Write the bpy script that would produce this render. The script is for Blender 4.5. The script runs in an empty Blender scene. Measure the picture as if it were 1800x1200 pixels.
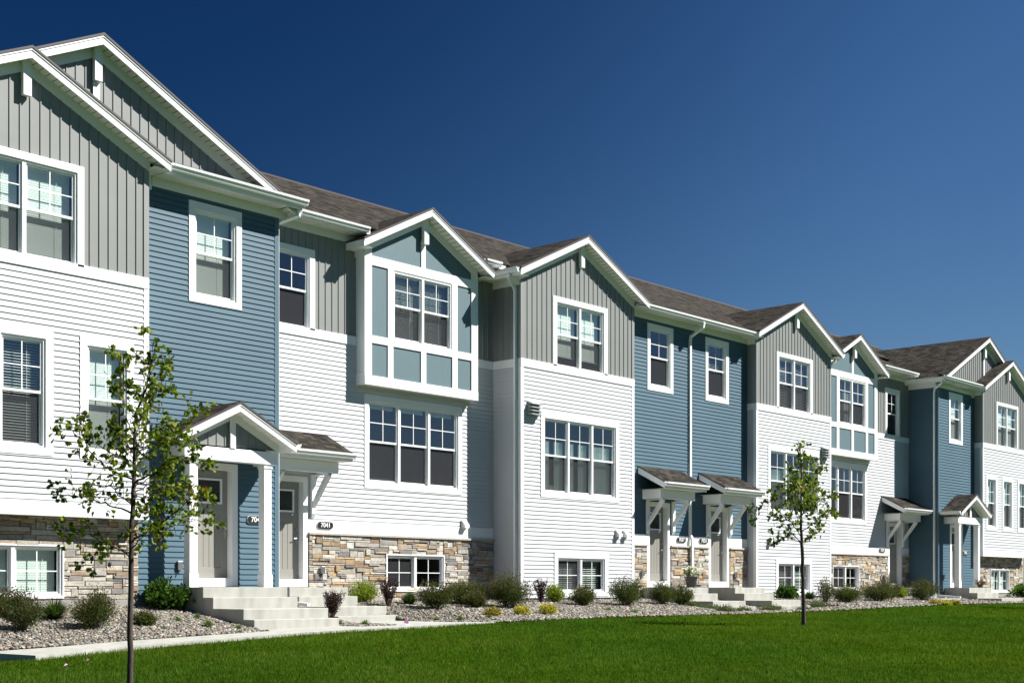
import bpy, math, random
import numpy as np
from mathutils import Vector, Matrix
random.seed(7); RNG = np.random.default_rng(7)
scene = bpy.context.scene
COL = scene.collection
R = math.radians

# ------------------------------------------------------------------ camera, sky, sun, exposure
CX, CY, TH = -32.467, -22.0, 0.8377          # z = 0 is the eye height
cam_d = bpy.data.cameras.new('camera'); cam = bpy.data.objects.new('camera', cam_d); COL.objects.link(cam)
cam.location = (CX, CY, 0.0); cam.rotation_euler = (R(90), 0, -TH)
cam_d.sensor_width = 36; cam_d.lens = 36 * 2366.5 / 1800; cam_d.shift_y = 433.3 / 1800
cam_d.clip_start = 0.1; cam_d.clip_end = 6000
scene.camera = cam
scene.view_settings.view_transform = 'Standard'
try: scene.view_settings.look = 'None'
except Exception: pass
scene.view_settings.gamma = 1.0
scene.view_settings.exposure = 1.0
SUN = Vector((1.0, -1.0, 1.37)).normalized()
elev = math.asin(SUN.z); azim = math.atan2(SUN.x, SUN.y)
sd = bpy.data.lights.new('sun', 'SUN'); sd.energy = 5.0; sd.angle = R(0.5); sd.color = (1.0, 0.965, 0.91)
so = bpy.data.objects.new('sun', sd); COL.objects.link(so); so.location = (30, -60, 60)
so.rotation_euler = (-SUN).to_track_quat('-Z', 'Y').to_euler()
world = bpy.data.worlds.new('World'); scene.world = world; world.use_nodes = True
wn, wl = world.node_tree.nodes, world.node_tree.links
wn.clear()
wo = wn.new('ShaderNodeOutputWorld'); bg = wn.new('ShaderNodeBackground'); sky = wn.new('ShaderNodeTexSky')
sky.sky_type = 'NISHITA'; sky.sun_disc = False; sky.sun_elevation = elev; sky.sun_rotation = azim
sky.air_density = 1.0; sky.dust_density = 0.3; sky.ozone_density = 2.5; sky.altitude = 300
hsv = wn.new('ShaderNodeHueSaturation'); hsv.inputs['Saturation'].default_value = 1.27; hsv.inputs['Value'].default_value = 1.0; hsv.inputs['Hue'].default_value = 0.507
# polarised band: the sky is deepest towards the upper left of the sun's right-angle circle
tc = wn.new('ShaderNodeTexCoord')
dp = wn.new('ShaderNodeVectorMath'); dp.operation = 'DOT_PRODUCT'
_dk = Vector((math.sin(TH - 0.50), math.cos(TH - 0.50), 0.62)).normalized()
dp.inputs[1].default_value = _dk
mr = wn.new('ShaderNodeMapRange'); mr.interpolation_type = 'SMOOTHSTEP'
mr.inputs['From Min'].default_value = 0.70; mr.inputs['From Max'].default_value = 0.99
tint = wn.new('ShaderNodeMix'); tint.data_type = 'RGBA'; tint.inputs[6].default_value = (0.84, 0.93, 0.97, 1); tint.inputs[7].default_value = (0.13, 0.30, 0.44, 1)
mul = wn.new('ShaderNodeVectorMath'); mul.operation = 'MULTIPLY'
wl.new(sky.outputs[0], hsv.inputs['Color']); wl.new(tc.outputs['Generated'], dp.inputs[0])
wl.new(dp.outputs['Value'], mr.inputs['Value']); wl.new(mr.outputs[0], tint.inputs[0])
wl.new(hsv.outputs[0], mul.inputs[0]); wl.new(tint.outputs[2], mul.inputs[1])
# sky behind the viewer is scaled down to cut fill light on shaded walls
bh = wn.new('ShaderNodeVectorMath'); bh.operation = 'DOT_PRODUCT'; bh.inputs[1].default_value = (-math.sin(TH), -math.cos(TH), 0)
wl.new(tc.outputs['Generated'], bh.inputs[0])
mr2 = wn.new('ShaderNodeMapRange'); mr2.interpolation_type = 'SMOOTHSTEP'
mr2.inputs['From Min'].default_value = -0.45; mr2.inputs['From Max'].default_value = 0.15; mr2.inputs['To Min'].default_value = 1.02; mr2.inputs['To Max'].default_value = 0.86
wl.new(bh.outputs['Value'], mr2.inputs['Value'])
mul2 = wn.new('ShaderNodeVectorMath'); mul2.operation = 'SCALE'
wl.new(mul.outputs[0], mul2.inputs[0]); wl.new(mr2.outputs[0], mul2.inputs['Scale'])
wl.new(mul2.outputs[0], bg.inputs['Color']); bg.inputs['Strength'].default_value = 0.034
wl.new(bg.outputs[0], wo.inputs[0])

# ------------------------------------------------------------------ materials
def mat(name, col, rough=0.6, noise=0.0, nscale=8.0, bump=0.0, bscale=40.0, metal=0.0, spec=0.5, stretch=None, attr=None, col2=None):
    m = bpy.data.materials.new(name); m.use_nodes = True
    n, l = m.node_tree.nodes, m.node_tree.links
    b = n['Principled BSDF']; b.inputs['Roughness'].default_value = rough; b.inputs['Metallic'].default_value = metal
    b.inputs['Specular IOR Level'].default_value = spec
    b.inputs['Base Color'].default_value = (*col, 1)
    uv = n.new('ShaderNodeTexCoord'); src = uv.outputs['Object']
    if stretch:
        mp = n.new('ShaderNodeMapping'); mp.inputs['Scale'].default_value = stretch
        l.new(src, mp.inputs['Vector']); src = mp.outputs[0]
    cur = None
    if attr:
        a = n.new('ShaderNodeAttribute'); a.attribute_name = attr; cur = a.outputs['Color']
    if noise > 0 or col2:
        t = n.new('ShaderNodeTexNoise'); t.inputs['Scale'].default_value = nscale; t.inputs['Detail'].default_value = 5
        l.new(src, t.inputs['Vector'])
        if col2:
            rp = n.new('ShaderNodeValToRGB'); rp.color_ramp.elements[0].position = 0.35; rp.color_ramp.elements[1].position = 0.68
            rp.color_ramp.elements[0].color = (*col, 1); rp.color_ramp.elements[1].color = (*col2, 1)
            l.new(t.outputs['Fac'], rp.inputs[0]); cur = rp.outputs[0]
        else:
            mrn = n.new('ShaderNodeMapRange'); mrn.inputs['From Min'].default_value = 0.3; mrn.inputs['From Max'].default_value = 0.7
            mrn.inputs['To Min'].default_value = 1 - noise; mrn.inputs['To Max'].default_value = 1 + noise
            l.new(t.outputs['Fac'], mrn.inputs['Value'])
            v = n.new('ShaderNodeVectorMath'); v.operation = 'SCALE'
            if cur: l.new(cur, v.inputs[0])
            else: v.inputs[0].default_value = col
            l.new(mrn.outputs[0], v.inputs['Scale']); cur = v.outputs[0]
    if cur: l.new(cur, b.inputs['Base Color'])
    if bump > 0:
        t2 = n.new('ShaderNodeTexNoise'); t2.inputs['Scale'].default_value = bscale; t2.inputs['Detail'].default_value = 6
        l.new(src, t2.inputs['Vector'])
        bp = n.new('ShaderNodeBump'); bp.inputs['Strength'].default_value = bump; bp.inputs['Distance'].default_value = 0.01
        l.new(t2.outputs['Fac'], bp.inputs['Height']); l.new(bp.outputs[0], b.inputs['Normal'])
    return m
M = {}
M['white_siding'] = mat('white_vinyl_siding', (0.545, 0.56, 0.578), 0.5, 0.035, 0.9, 0.05, 6)
M['blue_siding'] = mat('blue_vinyl_siding', (0.068, 0.128, 0.170), 0.6, 0.06, 0.9, 0.05, 6, spec=0.25)
M['grey_siding'] = mat('grey_board_and_batten', (0.218, 0.228, 0.220), 0.5, 0.04, 1.5, 0.10, 6)
M['white_trim'] = mat('white_trim', (0.82, 0.83, 0.83), 0.4, 0.015, 3, 0.03, 30)
M['cream_soffit'] = mat('white_soffit', (0.78, 0.77, 0.72), 0.5, 0.03, 2)
M['grey_trim'] = mat('grey_corner_trim', (0.245, 0.253, 0.246), 0.5, 0.03, 3)
M['blue_trim'] = mat('blue_corner_trim', (0.085, 0.145, 0.19), 0.5, 0.03, 3, spec=0.3)
M['teal_panel'] = mat('teal_wood_panel', (0.100, 0.160, 0.182), 0.55, 0.07, 5, 0.25, 9, stretch=(9, 9, 0.5))
M['gutter'] = mat('white_metal_gutter', (0.80, 0.82, 0.81), 0.3, 0.02, 2)
M['concrete'] = mat('concrete', (0.37, 0.368, 0.33), 0.85, 0.16, 3.0, 0.35, 60, stretch=(1.6, 1.6, .5))
M['old_concrete'] = mat('foundation_concrete', (0.27, 0.26, 0.23), 0.9, 0.14, 3, 0.3, 50)
M['stone'] = mat('ledge_stone', (0.4, 0.36, 0.3), 0.85, 0.22, 14, 0.9, 26, attr='Col')
M['capstone'] = mat('cap_stone', (0.42, 0.39, 0.34), 0.85, 0.15, 12, 0.6, 30)
M['mortar'] = mat('dark_mortar', (0.13, 0.12, 0.105), 0.95, 0.1, 20)
M['door_paint'] = mat('greige_door_paint', (0.25, 0.24, 0.215), 0.45, 0.03, 2, 0.05, 20)
M['bronze'] = mat('dark_roof_edge', (0.055, 0.04, 0.042), 0.6, 0.1, 8)
M['blind'] = mat('white_blind', (0.72, 0.78, 0.74), 0.6, 0.02, 3)
M['curtain'] = mat('sheer_curtain', (0.50, 0.58, 0.55), 0.8, 0.05, 3)
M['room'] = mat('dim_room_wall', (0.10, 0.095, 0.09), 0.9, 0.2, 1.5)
M['metal_dark'] = mat('grey_vent_metal', (0.36, 0.38, 0.39), 0.5, 0.1, 8)
M['steel'] = mat('brushed_steel', (0.42, 0.42, 0.41), 0.35, metal=0.9)
M['plaque_black'] = mat('black_plaque', (0.018, 0.018, 0.02), 0.4)
M['plaque_white'] = mat('white_numeral_paint', (0.8, 0.8, 0.78), 0.5)
M['pot'] = mat('dark_pot', (0.05, 0.045, 0.042), 0.6, 0.1, 10)
M['flag_purple'] = mat('purple_flag_plastic', (0.13, 0.035, 0.09), 0.5)
M['petal_pink'] = mat('pink_flag_plastic', (0.40, 0.15, 0.34), 0.5)
M['bark'] = mat('young_bark', (0.062, 0.043, 0.035), 0.9, 0.35, 22, 0.8, 40, stretch=(1, 1, 0.25))
M['twig'] = mat('brown_twig', (0.07, 0.045, 0.035), 0.85, 0.2, 30)
M['wood_far'] = mat('distant_woodland', (0.025, 0.04, 0.018), 0.95, 0.5, 0.5)
M['render_back'] = mat('rear_wall_siding', (0.5, 0.5, 0.48), 0.7, 0.04, 1)

def glass_mat(name, tint, trans, f0, mesh=0.0):
    """thin pane: mirror share by Schlick's law, the same from both sides; mesh = share of insect screen"""
    m = bpy.data.materials.new(name); m.use_nodes = True
    n, l = m.node_tree.nodes, m.node_tree.links; n.clear()
    o = n.new('ShaderNodeOutputMaterial'); mx = n.new('ShaderNodeMixShader')
    tr = n.new('ShaderNodeBsdfTransparent'); tr.inputs[0].default_value = (*trans, 1)
    gl = n.new('ShaderNodeBsdfGlossy'); gl.inputs['Roughness'].default_value = 0.012; gl.inputs['Color'].default_value = (*tint, 1)
    g = n.new('ShaderNodeNewGeometry'); d = n.new('ShaderNodeVectorMath'); d.operation = 'DOT_PRODUCT'
    l.new(g.outputs['Incoming'], d.inputs[0]); l.new(g.outputs['Normal'], d.inputs[1])
    def mth(op, a, b=None):
        q = n.new('ShaderNodeMath'); q.operation = op
        for k, x in enumerate((a, b)):
            if x is None: continue
            if isinstance(x, float): q.inputs[k].default_value = x
            else: l.new(x, q.inputs[k])
        return q.outputs[0]
    c = mth('ABSOLUTE', d.outputs['Value']); c = mth('SUBTRACT', 1.0, c); c = mth('POWER', c, 5.0)
    c = mth('MULTIPLY', c, 1.0 - f0); c = mth('ADD', c, f0)
    l.new(c, mx.inputs[0]); l.new(tr.outputs[0], mx.inputs[1]); l.new(gl.outputs[0], mx.inputs[2])
    last = mx.outputs[0]
    if mesh:
        df = n.new('ShaderNodeBsdfDiffuse'); df.inputs[0].default_value = (0.07, 0.07, 0.075, 1)
        m2 = n.new('ShaderNodeMixShader'); m2.inputs[0].default_value = mesh
        l.new(last, m2.inputs[1]); l.new(df.outputs[0], m2.inputs[2]); last = m2.outputs[0]
    l.new(last, o.inputs[0]); return m
M['glass'] = glass_mat('window_glass', (0.80, 0.86, 1.0), (0.88, 0.93, 0.90), 0.15)
M['screen_glass'] = glass_mat('screened_window_glass', (0.6, 0.62, 0.7), (0.78, 0.82, 0.80), 0.05, 0.40)

def shingle_mat():
    m = bpy.data.materials.new('asphalt_shingles'); m.use_nodes = True
    n, l = m.node_tree.nodes, m.node_tree.links; b = n['Principled BSDF']; b.inputs['Roughness'].default_value = 0.95
    b.inputs['Specular IOR Level'].default_value = 0.05
    uv = n.new('ShaderNodeUVMap'); uv.uv_map = 'UVMap'
    br = n.new('ShaderNodeTexBrick'); br.offset = 0.37; br.squash = 0.6; br.squash_frequency = 3
    br.inputs['Scale'].default_value = 1.0; br.inputs['Brick Width'].default_value = 0.26; br.inputs['Row Height'].default_value = 0.14
    br.inputs['Mortar Size'].default_value = 0.006; br.inputs['Mortar Smooth'].default_value = 0.3; br.inputs['Bias'].default_value = 0.0
    br.inputs['Color1'].default_value = (0.074, 0.066, 0.055, 1); br.inputs['Color2'].default_value = (0.019, 0.017, 0.015, 1)
    br.inputs['Mortar'].default_value = (0.012, 0.011, 0.010, 1)
    l.new(uv.outputs[0], br.inputs['Vector'])
    nz = n.new('ShaderNodeTexNoise'); nz.inputs['Scale'].default_value = 5.0; nz.inputs['Detail'].default_value = 8; nz.inputs['Roughness'].default_value = 0.75
    mp = n.new('ShaderNodeMapping'); mp.inputs['Scale'].default_value = (1, 3.4, 1)
    l.new(uv.outputs[0], mp.inputs[0]); l.new(mp.outputs[0], nz.inputs['Vector'])
    rp = n.new('ShaderNodeMapRange'); rp.inputs['From Min'].default_value = 0.3; rp.inputs['From Max'].default_value = 0.7
    rp.inputs['To Min'].default_value = 0.42; rp.inputs['To Max'].default_value = 1.5
    l.new(nz.outputs['Fac'], rp.inputs['Value'])
    sc = n.new('ShaderNodeVectorMath'); sc.operation = 'SCALE'
    l.new(br.outputs['Color'], sc.inputs[0]); l.new(rp.outputs[0], sc.inputs['Scale']); l.new(sc.outputs[0], b.inputs['Base Color'])
    bp = n.new('ShaderNodeBump'); bp.inputs['Strength'].default_value = 0.6; bp.inputs['Distance'].default_value = 0.012
    ad = n.new('ShaderNodeMath'); ad.operation = 'SUBTRACT'
    l.new(nz.outputs['Fac'], ad.inputs[0]); l.new(br.outputs['Fac'], ad.inputs[1])
    l.new(ad.outputs[0], bp.inputs['Height']); l.new(bp.outputs[0], b.inputs['Normal'])
    return m
M['shingle'] = shingle_mat()

def leaf_mat(name, rough=0.5, trans=0.35, spec=0.35):
    m = bpy.data.materials.new(name); m.use_nodes = True
    n, l = m.node_tree.nodes, m.node_tree.links; b = n['Principled BSDF']; b.inputs['Roughness'].default_value = rough
    b.inputs['Specular IOR Level'].default_value = spec
    a = n.new('ShaderNodeAttribute'); a.attribute_name = 'Col'
    l.new(a.outputs['Color'], b.inputs['Base Color'])
    t = n.new('ShaderNodeBsdfTranslucent'); mx = n.new('ShaderNodeMixShader'); mx.inputs[0].default_value = trans
    g = n.new('ShaderNodeMix'); g.data_type = 'RGBA'; g.blend_type = 'MULTIPLY'; g.inputs[0].default_value = 1.0
    g.inputs[7].default_value = (1.25, 1.35, 0.6, 1)
    l.new(a.outputs['Color'], g.inputs[6]); l.new(g.outputs[2], t.inputs[0])
    l.new(b.outputs[0], mx.inputs[1]); l.new(t.outputs[0], mx.inputs[2]); l.new(mx.outputs[0], n['Material Output'].inputs[0])
    return m
M['leaf'] = leaf_mat('leaf', 0.5, 0.38, 0.22); M['grass'] = leaf_mat('grass_blade', 1.0, 0.35, 0.0)
M['pebble'] = mat('river_pebble', (0.4, 0.4, 0.4), 0.7, 0.12, 30, attr='Col')

# ------------------------------------------------------------------ mesh helpers
def wloc(o):
    v = Vector((0, 0, 0))
    while o is not None:
        v += o.location; o = o.parent
    return v
def finish(o, parent, kind=None, label=None, cat=None, group=None):
    COL.objects.link(o)
    if parent is not None: o.parent = parent
    if kind: o['kind'] = kind
    if label: o['label'] = label
    if cat: o['category'] = cat
    if group: o['group'] = group
    return o
def empty(name, loc, label, cat, group=None):
    o = bpy.data.objects.new(name, None); o.location = loc; o.empty_display_size = 0.3
    return finish(o, None, None, label, cat, group)
def auto_uv(me):
    nv, nl, nf = len(me.vertices), len(me.loops), len(me.polygons)
    if nf == 0: return
    co = np.empty(nv * 3); me.vertices.foreach_get('co', co); co = co.reshape(-1, 3)
    vi = np.empty(nl, dtype=np.int32); me.loops.foreach_get('vertex_index', vi)
    nm = np.empty(nf * 3); me.polygons.foreach_get('normal', nm); nm = nm.reshape(-1, 3)
    lt = np.empty(nf, dtype=np.int32); me.polygons.foreach_get('loop_total', lt)
    fn = np.repeat(nm, lt, axis=0); p = co[vi]
    u = np.stack([-fn[:, 1], fn[:, 0], np.zeros(len(fn))], 1); ln = np.linalg.norm(u, axis=1)
    flat = ln < 1e-3; u[flat] = (1, 0, 0); ln[flat] = 1; u /= ln[:, None]
    v = np.cross(fn, u)
    uv = me.uv_layers.new(name='UVMap')
    uv.data.foreach_set('uv', np.stack([(p * u).sum(1), (p * v).sum(1)], 1).ravel())
class MB:
    def __init__(s, sx=1): s.v = []; s.f = []; s.c = []; s.sx = sx; s.col = None
    def V(s, *p): s.v.append((s.sx * p[0], p[1], p[2])); return len(s.v) - 1
    def F(s, *pts):
        s.f.append(tuple(s.V(*p) for p in pts)); s.c.append(s.col)
    def box(s, x0, x1, y0, y1, z0, z1):
        a, b = min(x0, x1), max(x0, x1); c, d = min(y0, y1), max(y0, y1); e, g = min(z0, z1), max(z0, z1)
        s.hexa([(a, c, e), (b, c, e), (b, d, e), (a, d, e), (a, c, g), (b, c, g), (b, d, g), (a, d, g)])
    def hexa(s, p):
        i = [s.V(*q) for q in p]
        for q in ((0, 3, 2, 1), (4, 5, 6, 7), (0, 1, 5, 4), (1, 2, 6, 5), (2, 3, 7, 6), (3, 0, 4, 7)):
            s.f.append(tuple(i[k] for k in q)); s.c.append(s.col)
    def prism(s, poly, y0, y1):           # polygon in (x, z), extruded along y
        n = len(poly); a = [s.V(x, y0, z) for x, z in poly]; b = [s.V(x, y1, z) for x, z in poly]
        s.f.append(tuple(a)); s.c.append(s.col); s.f.append(tuple(reversed(b))); s.c.append(s.col)
        for k in range(n):
            s.f.append((a[k], b[k], b[(k + 1) % n], a[(k + 1) % n])); s.c.append(s.col)
    def prismx(s, poly, x0, x1):          # polygon in (y, z), extruded along x
        n = len(poly); a = [s.V(x0, y, z) for y, z in poly]; b = [s.V(x1, y, z) for y, z in poly]
        s.f.append(tuple(a)); s.c.append(s.col); s.f.append(tuple(reversed(b))); s.c.append(s.col)
        for k in range(n):
            s.f.append((a[k], b[k], b[(k + 1) % n], a[(k + 1) % n])); s.c.append(s.col)
    def tube(s, pts, rad, n=8, cap=True):
        pts = [Vector((s.sx * p[0], p[1], p[2])) for p in pts]; rings = []
        rad = rad if isinstance(rad, (list, tuple)) else [rad] * len(pts)
        up = Vector((0, 0, 1))
        for i, p in enumerate(pts):
            d = (pts[min(i + 1, len(pts) - 1)] - pts[max(i - 1, 0)])
            if d.length < 1e-9: d = Vector((0, 0, 1))
            d.normalize(); a = d.cross(up if abs(d.z) < 0.95 else Vector((1, 0, 0))).normalized(); b = d.cross(a)
            ring = []
            for k in range(n):
                t = 2 * math.pi * k / n; q = p + (a * math.cos(t) + b * math.sin(t)) * rad[i]
                s.v.append(tuple(q)); ring.append(len(s.v) - 1)
            rings.append(ring)
        for i in range(len(rings) - 1):
            for k in range(n):
                s.f.append((rings[i][k], rings[i][(k + 1) % n], rings[i + 1][(k + 1) % n], rings[i + 1][k])); s.c.append(s.col)
        if cap:
            s.f.append(tuple(rings[0])); s.c.append(s.col); s.f.append(tuple(reversed(rings[-1]))); s.c.append(s.col)
    def build(s, name, m, parent=None, bevel=0, smooth=False, front=False, **kw):
        me = bpy.data.meshes.new(name)
        off = wloc(parent) if parent is not None else Vector((0, 0, 0))
        me.from_pydata([(a - off.x, b - off.y, c - off.z) for a, b, c in s.v], [], s.f); me.update()
        if m: me.materials.append(m)
        if any(c is not None for c in s.c):
            at = me.color_attributes.new('Col', 'FLOAT_COLOR', 'CORNER')
            arr = []
            for f, c in zip(s.f, s.c):
                arr += list(c if c is not None else (0.5, 0.5, 0.5, 1)) * len(f)
            at.data.foreach_set('color', arr)
        import bmesh
        bm = bmesh.new(); bm.from_mesh(me); bmesh.ops.recalc_face_normals(bm, faces=bm.faces[:])
        if front:
            for f_ in bm.faces:
                if f_.normal.y > 0: f_.normal_flip()
        bm.to_mesh(me); bm.free()
        auto_uv(me)
        if smooth:
            me.polygons.foreach_set('use_smooth', [True] * len(me.polygons))
        o = bpy.data.objects.new(name, me)
        if bevel:
            bv = o.modifiers.new('bevel', 'BEVEL'); bv.width = bevel; bv.segments = 2; bv.limit_method = 'ANGLE'
        return finish(o, parent, **kw)
def np_mesh(name, verts, faces_n, cols, m, parent=None, smooth=False, **kw):
    """verts (N,3) in groups of faces_n consecutive vertices per face; cols (nfaces,3)"""
    me = bpy.data.meshes.new(name); off = wloc(parent) if parent is not None else Vector((0, 0, 0))
    v = (verts - np.array(off)).astype(np.float32); nf = len(v) // faces_n
    me.vertices.add(len(v)); me.vertices.foreach_set('co', v.ravel())
    me.loops.add(len(v)); me.loops.foreach_set('vertex_index', np.arange(len(v), dtype=np.int32))
    me.polygons.add(nf); me.polygons.foreach_set('loop_start', np.arange(nf, dtype=np.int32) * faces_n)
    me.polygons.foreach_set('loop_total', np.full(nf, faces_n, dtype=np.int32))
    me.update(calc_edges=True)
    at = me.color_attributes.new('Col', 'FLOAT_COLOR', 'POINT')
    c = np.ones((len(v), 4), dtype=np.float32); c[:, :3] = np.repeat(cols, faces_n, axis=0); at.data.foreach_set('color', c.ravel())
    me.materials.append(m); o = bpy.data.objects.new(name, me)
    return finish(o, parent, **kw)

# ------------------------------------------------------------------ ground heights
XP = [-30, -24, -17, -14, -5, 5, 15, 40]; ZP = [-1.07, -.93, -.745, -.70, -.64, -.57, -.53, -.5]
def zE(x): return np.interp(x, XP, ZP)
def HG(x, y):
    z = zE(x)
    far = np.maximum(0, -3.8 - y)
    w = 0.02 * np.sin(x * 0.9 + y * 0.5) * np.sin(y * 0.7 - x * 0.23) * np.clip(far / 2, 0, 1)
    ys = np.interp(x, [-19.6, -18.2, -17.8, -16.0, -15.5, -13.2, -12.3, -3.6, -2.4, 2.4, 3.4, 12.3, 13.2, 15.5, 16.0, 17.8, 19], [-3.5, -3.2, -2.9, -2.9, -2.0, -2.0, -3.5, -3.5, -2.1, -2.1, -3.5, -3.5, -2.0, -2.0, -2.9, -2.9, -3.5])
    drop = .18 * np.clip((-23.42 - x) / .1, 0, 1) * np.clip((y + 5.5) / 1.5, 0, 1) * np.clip((-3.9 - y) / .1 + 1, 0, 1)
    z = z - .045 * np.clip(1.6 - np.abs(x) / 2.0, 0, 1) * np.clip((y + 3.9) / .5, 0, 1)
    return z + (-.33 - z) * np.clip((y - ys) / -ys, 0, 1) - .035 * np.minimum(far, 60) + w - drop
def bed_edge(x):      # y of the lawn / gravel border
    return np.interp(x, [-26, -17.9, -16.4, -13.9, -12.2, -8.4, -6.9, -5, -3.6, .8, 7.2, 11.2, 14.5, 30],
                     [-3.75, -3.4, -3.45, -3.62, -3.72, -3.45, -3.9, -3.95, -4.15, -4.12, -3.5, -3.3, -3.6, -3.6])

# ------------------------------------------------------------------ wall builders (m = distance from the row's centre, s = side)
def cut(u0, u1, holes):
    segs = [(u0, u1)]
    for a, b in holes:
        ns = []
        for p, q in segs:
            if b <= p or a >= q: ns.append((p, q)); continue
            if a > p: ns.append((p, a))
            if b < q: ns.append((b, q))
        segs = ns
    return [t for t in segs if t[1] - t[0] > 1e-4]
def pmap(axis, plane, out):
    if axis == 'x': return lambda u, n, z: (u, plane - n, z)            # front wall, n towards the viewer
    return lambda u, n, z: (plane + out * n, u, z)                       # return wall
def lap_wall(name, m, parent, s, axis, plane, u0, u1, z0, z1, holes=(), out=1, zref=-0.24, pitch=0.1035, lip=0.021):
    b = MB(s); P = pmap(axis, plane, out)
    k = math.floor((z0 - zref) / pitch)
    while zref + k * pitch < z1:
        za, zb = zref + k * pitch, zref + (k + 1) * pitch
        n_at = lambda z: lip - (lip - 0.003) * (z - za) / pitch
        lo, hi = max(za, z0), min(zb, z1)
        cuts = sorted({lo, hi} | {h[2] for h in holes if lo < h[2] < hi} | {h[3] for h in holes if lo < h[3] < hi})
        for c0, c1 in zip(cuts, cuts[1:]):
            mid = (c0 + c1) / 2
            for a, q in cut(u0, u1, [(h[0], h[1]) for h in holes if h[2] < mid < h[3]]):
                b.F(P(a, n_at(c0), c0), P(q, n_at(c0), c0), P(q, n_at(c1), c1), P(a, n_at(c1), c1))
                if c0 == lo: b.F(P(a, 0.003, c0), P(q, 0.003, c0), P(q, n_at(c0), c0), P(a, n_at(c0), c0))
        k += 1
    return b.build(name, m, parent)
def batten_wall(name, m, parent, s, axis, plane, u0, u1, z0, top, holes=(), out=1, pitch=0.187, uref=None):
    b = MB(s); P = pmap(axis, plane, out); uref = u0 if uref is None else uref
    topf = top if callable(top) else (lambda u: top)
    # profile: flat board at n=.003, batten ridge .022 wide, .016 proud, with a shallow groove beside it
    prof = [(0.0, 0.003), (0.006, 0.019), (0.026, 0.019), (0.032, 0.003), (0.187, 0.003)]
    brk = {u0, u1} | {h[0] for h in holes if u0 < h[0] < u1} | {h[1] for h in holes if u0 < h[1] < u1}
    k = math.floor((u0 - uref) / pitch) - 1
    pts = []
    while uref + k * pitch < u1 + pitch:
        for du, n in prof[:-1]: pts.append((uref + k * pitch + du, n))
        k += 1
    us = np.array([p[0] for p in pts]); ns = np.array([p[1] for p in pts])
    allu = sorted({float(x) for x in us if u0 < x < u1} | brk)
    ridge = None
    if callable(top) and hasattr(top, 'peak') and u0 < top.peak < u1: allu = sorted(set(allu) | {top.peak})
    for a, q in zip(allu, allu[1:]):
        if q - a < 1e-6: continue
        na, nq = float(np.interp(a + 1e-7, us, ns)), float(np.interp(q - 1e-7, us, ns)); mid = (a + q) / 2
        ta, tq = topf(a), topf(q)
        if max(ta, tq) <= z0: continue
        for c0, c1 in cut(z0, min(ta, tq), [(h[2], h[3]) for h in holes if h[0] < mid < h[1]]):
            if abs(c1 - min(ta, tq)) < 1e-6: b.F(P(a, na, c0), P(q, nq, c0), P(q, nq, max(tq, c0)), P(a, na, max(ta, c0)))
            else: b.F(P(a, na, c0), P(q, nq, c0), P(q, nq, c1), P(a, na, c1))
    return b.build(name, m, parent)
def sheet(b, u0, u1, z0, z1, y, holes=()):
    zs = sorted({z0, z1} | {h[2] for h in holes if z0 < h[2] < z1} | {h[3] for h in holes if z0 < h[3] < z1})
    for c0, c1 in zip(zs, zs[1:]):
        mid = (c0 + c1) / 2
        for a, q in cut(u0, u1, [(h[0], h[1]) for h in holes if h[2] < mid < h[3]]):
            b.F((a, y, c0), (q, y, c0), (q, y, c1), (a, y, c1))
STONES = [(0.47, 0.43, 0.36), (0.42, 0.38, 0.31), (0.54, 0.50, 0.43), (0.33, 0.31, 0.28), (0.40, 0.29, 0.17), (0.36, 0.28, 0.20), (0.57, 0.54, 0.48), (0.26, 0.24, 0.22), (0.46, 0.42, 0.35), (0.50, 0.47, 0.41), (0.45, 0.32, 0.18), (0.38, 0.36, 0.32), (0.30, 0.19, 0.11), (0.21, 0.20, 0.20), (0.55, 0.51, 0.43)]
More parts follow.
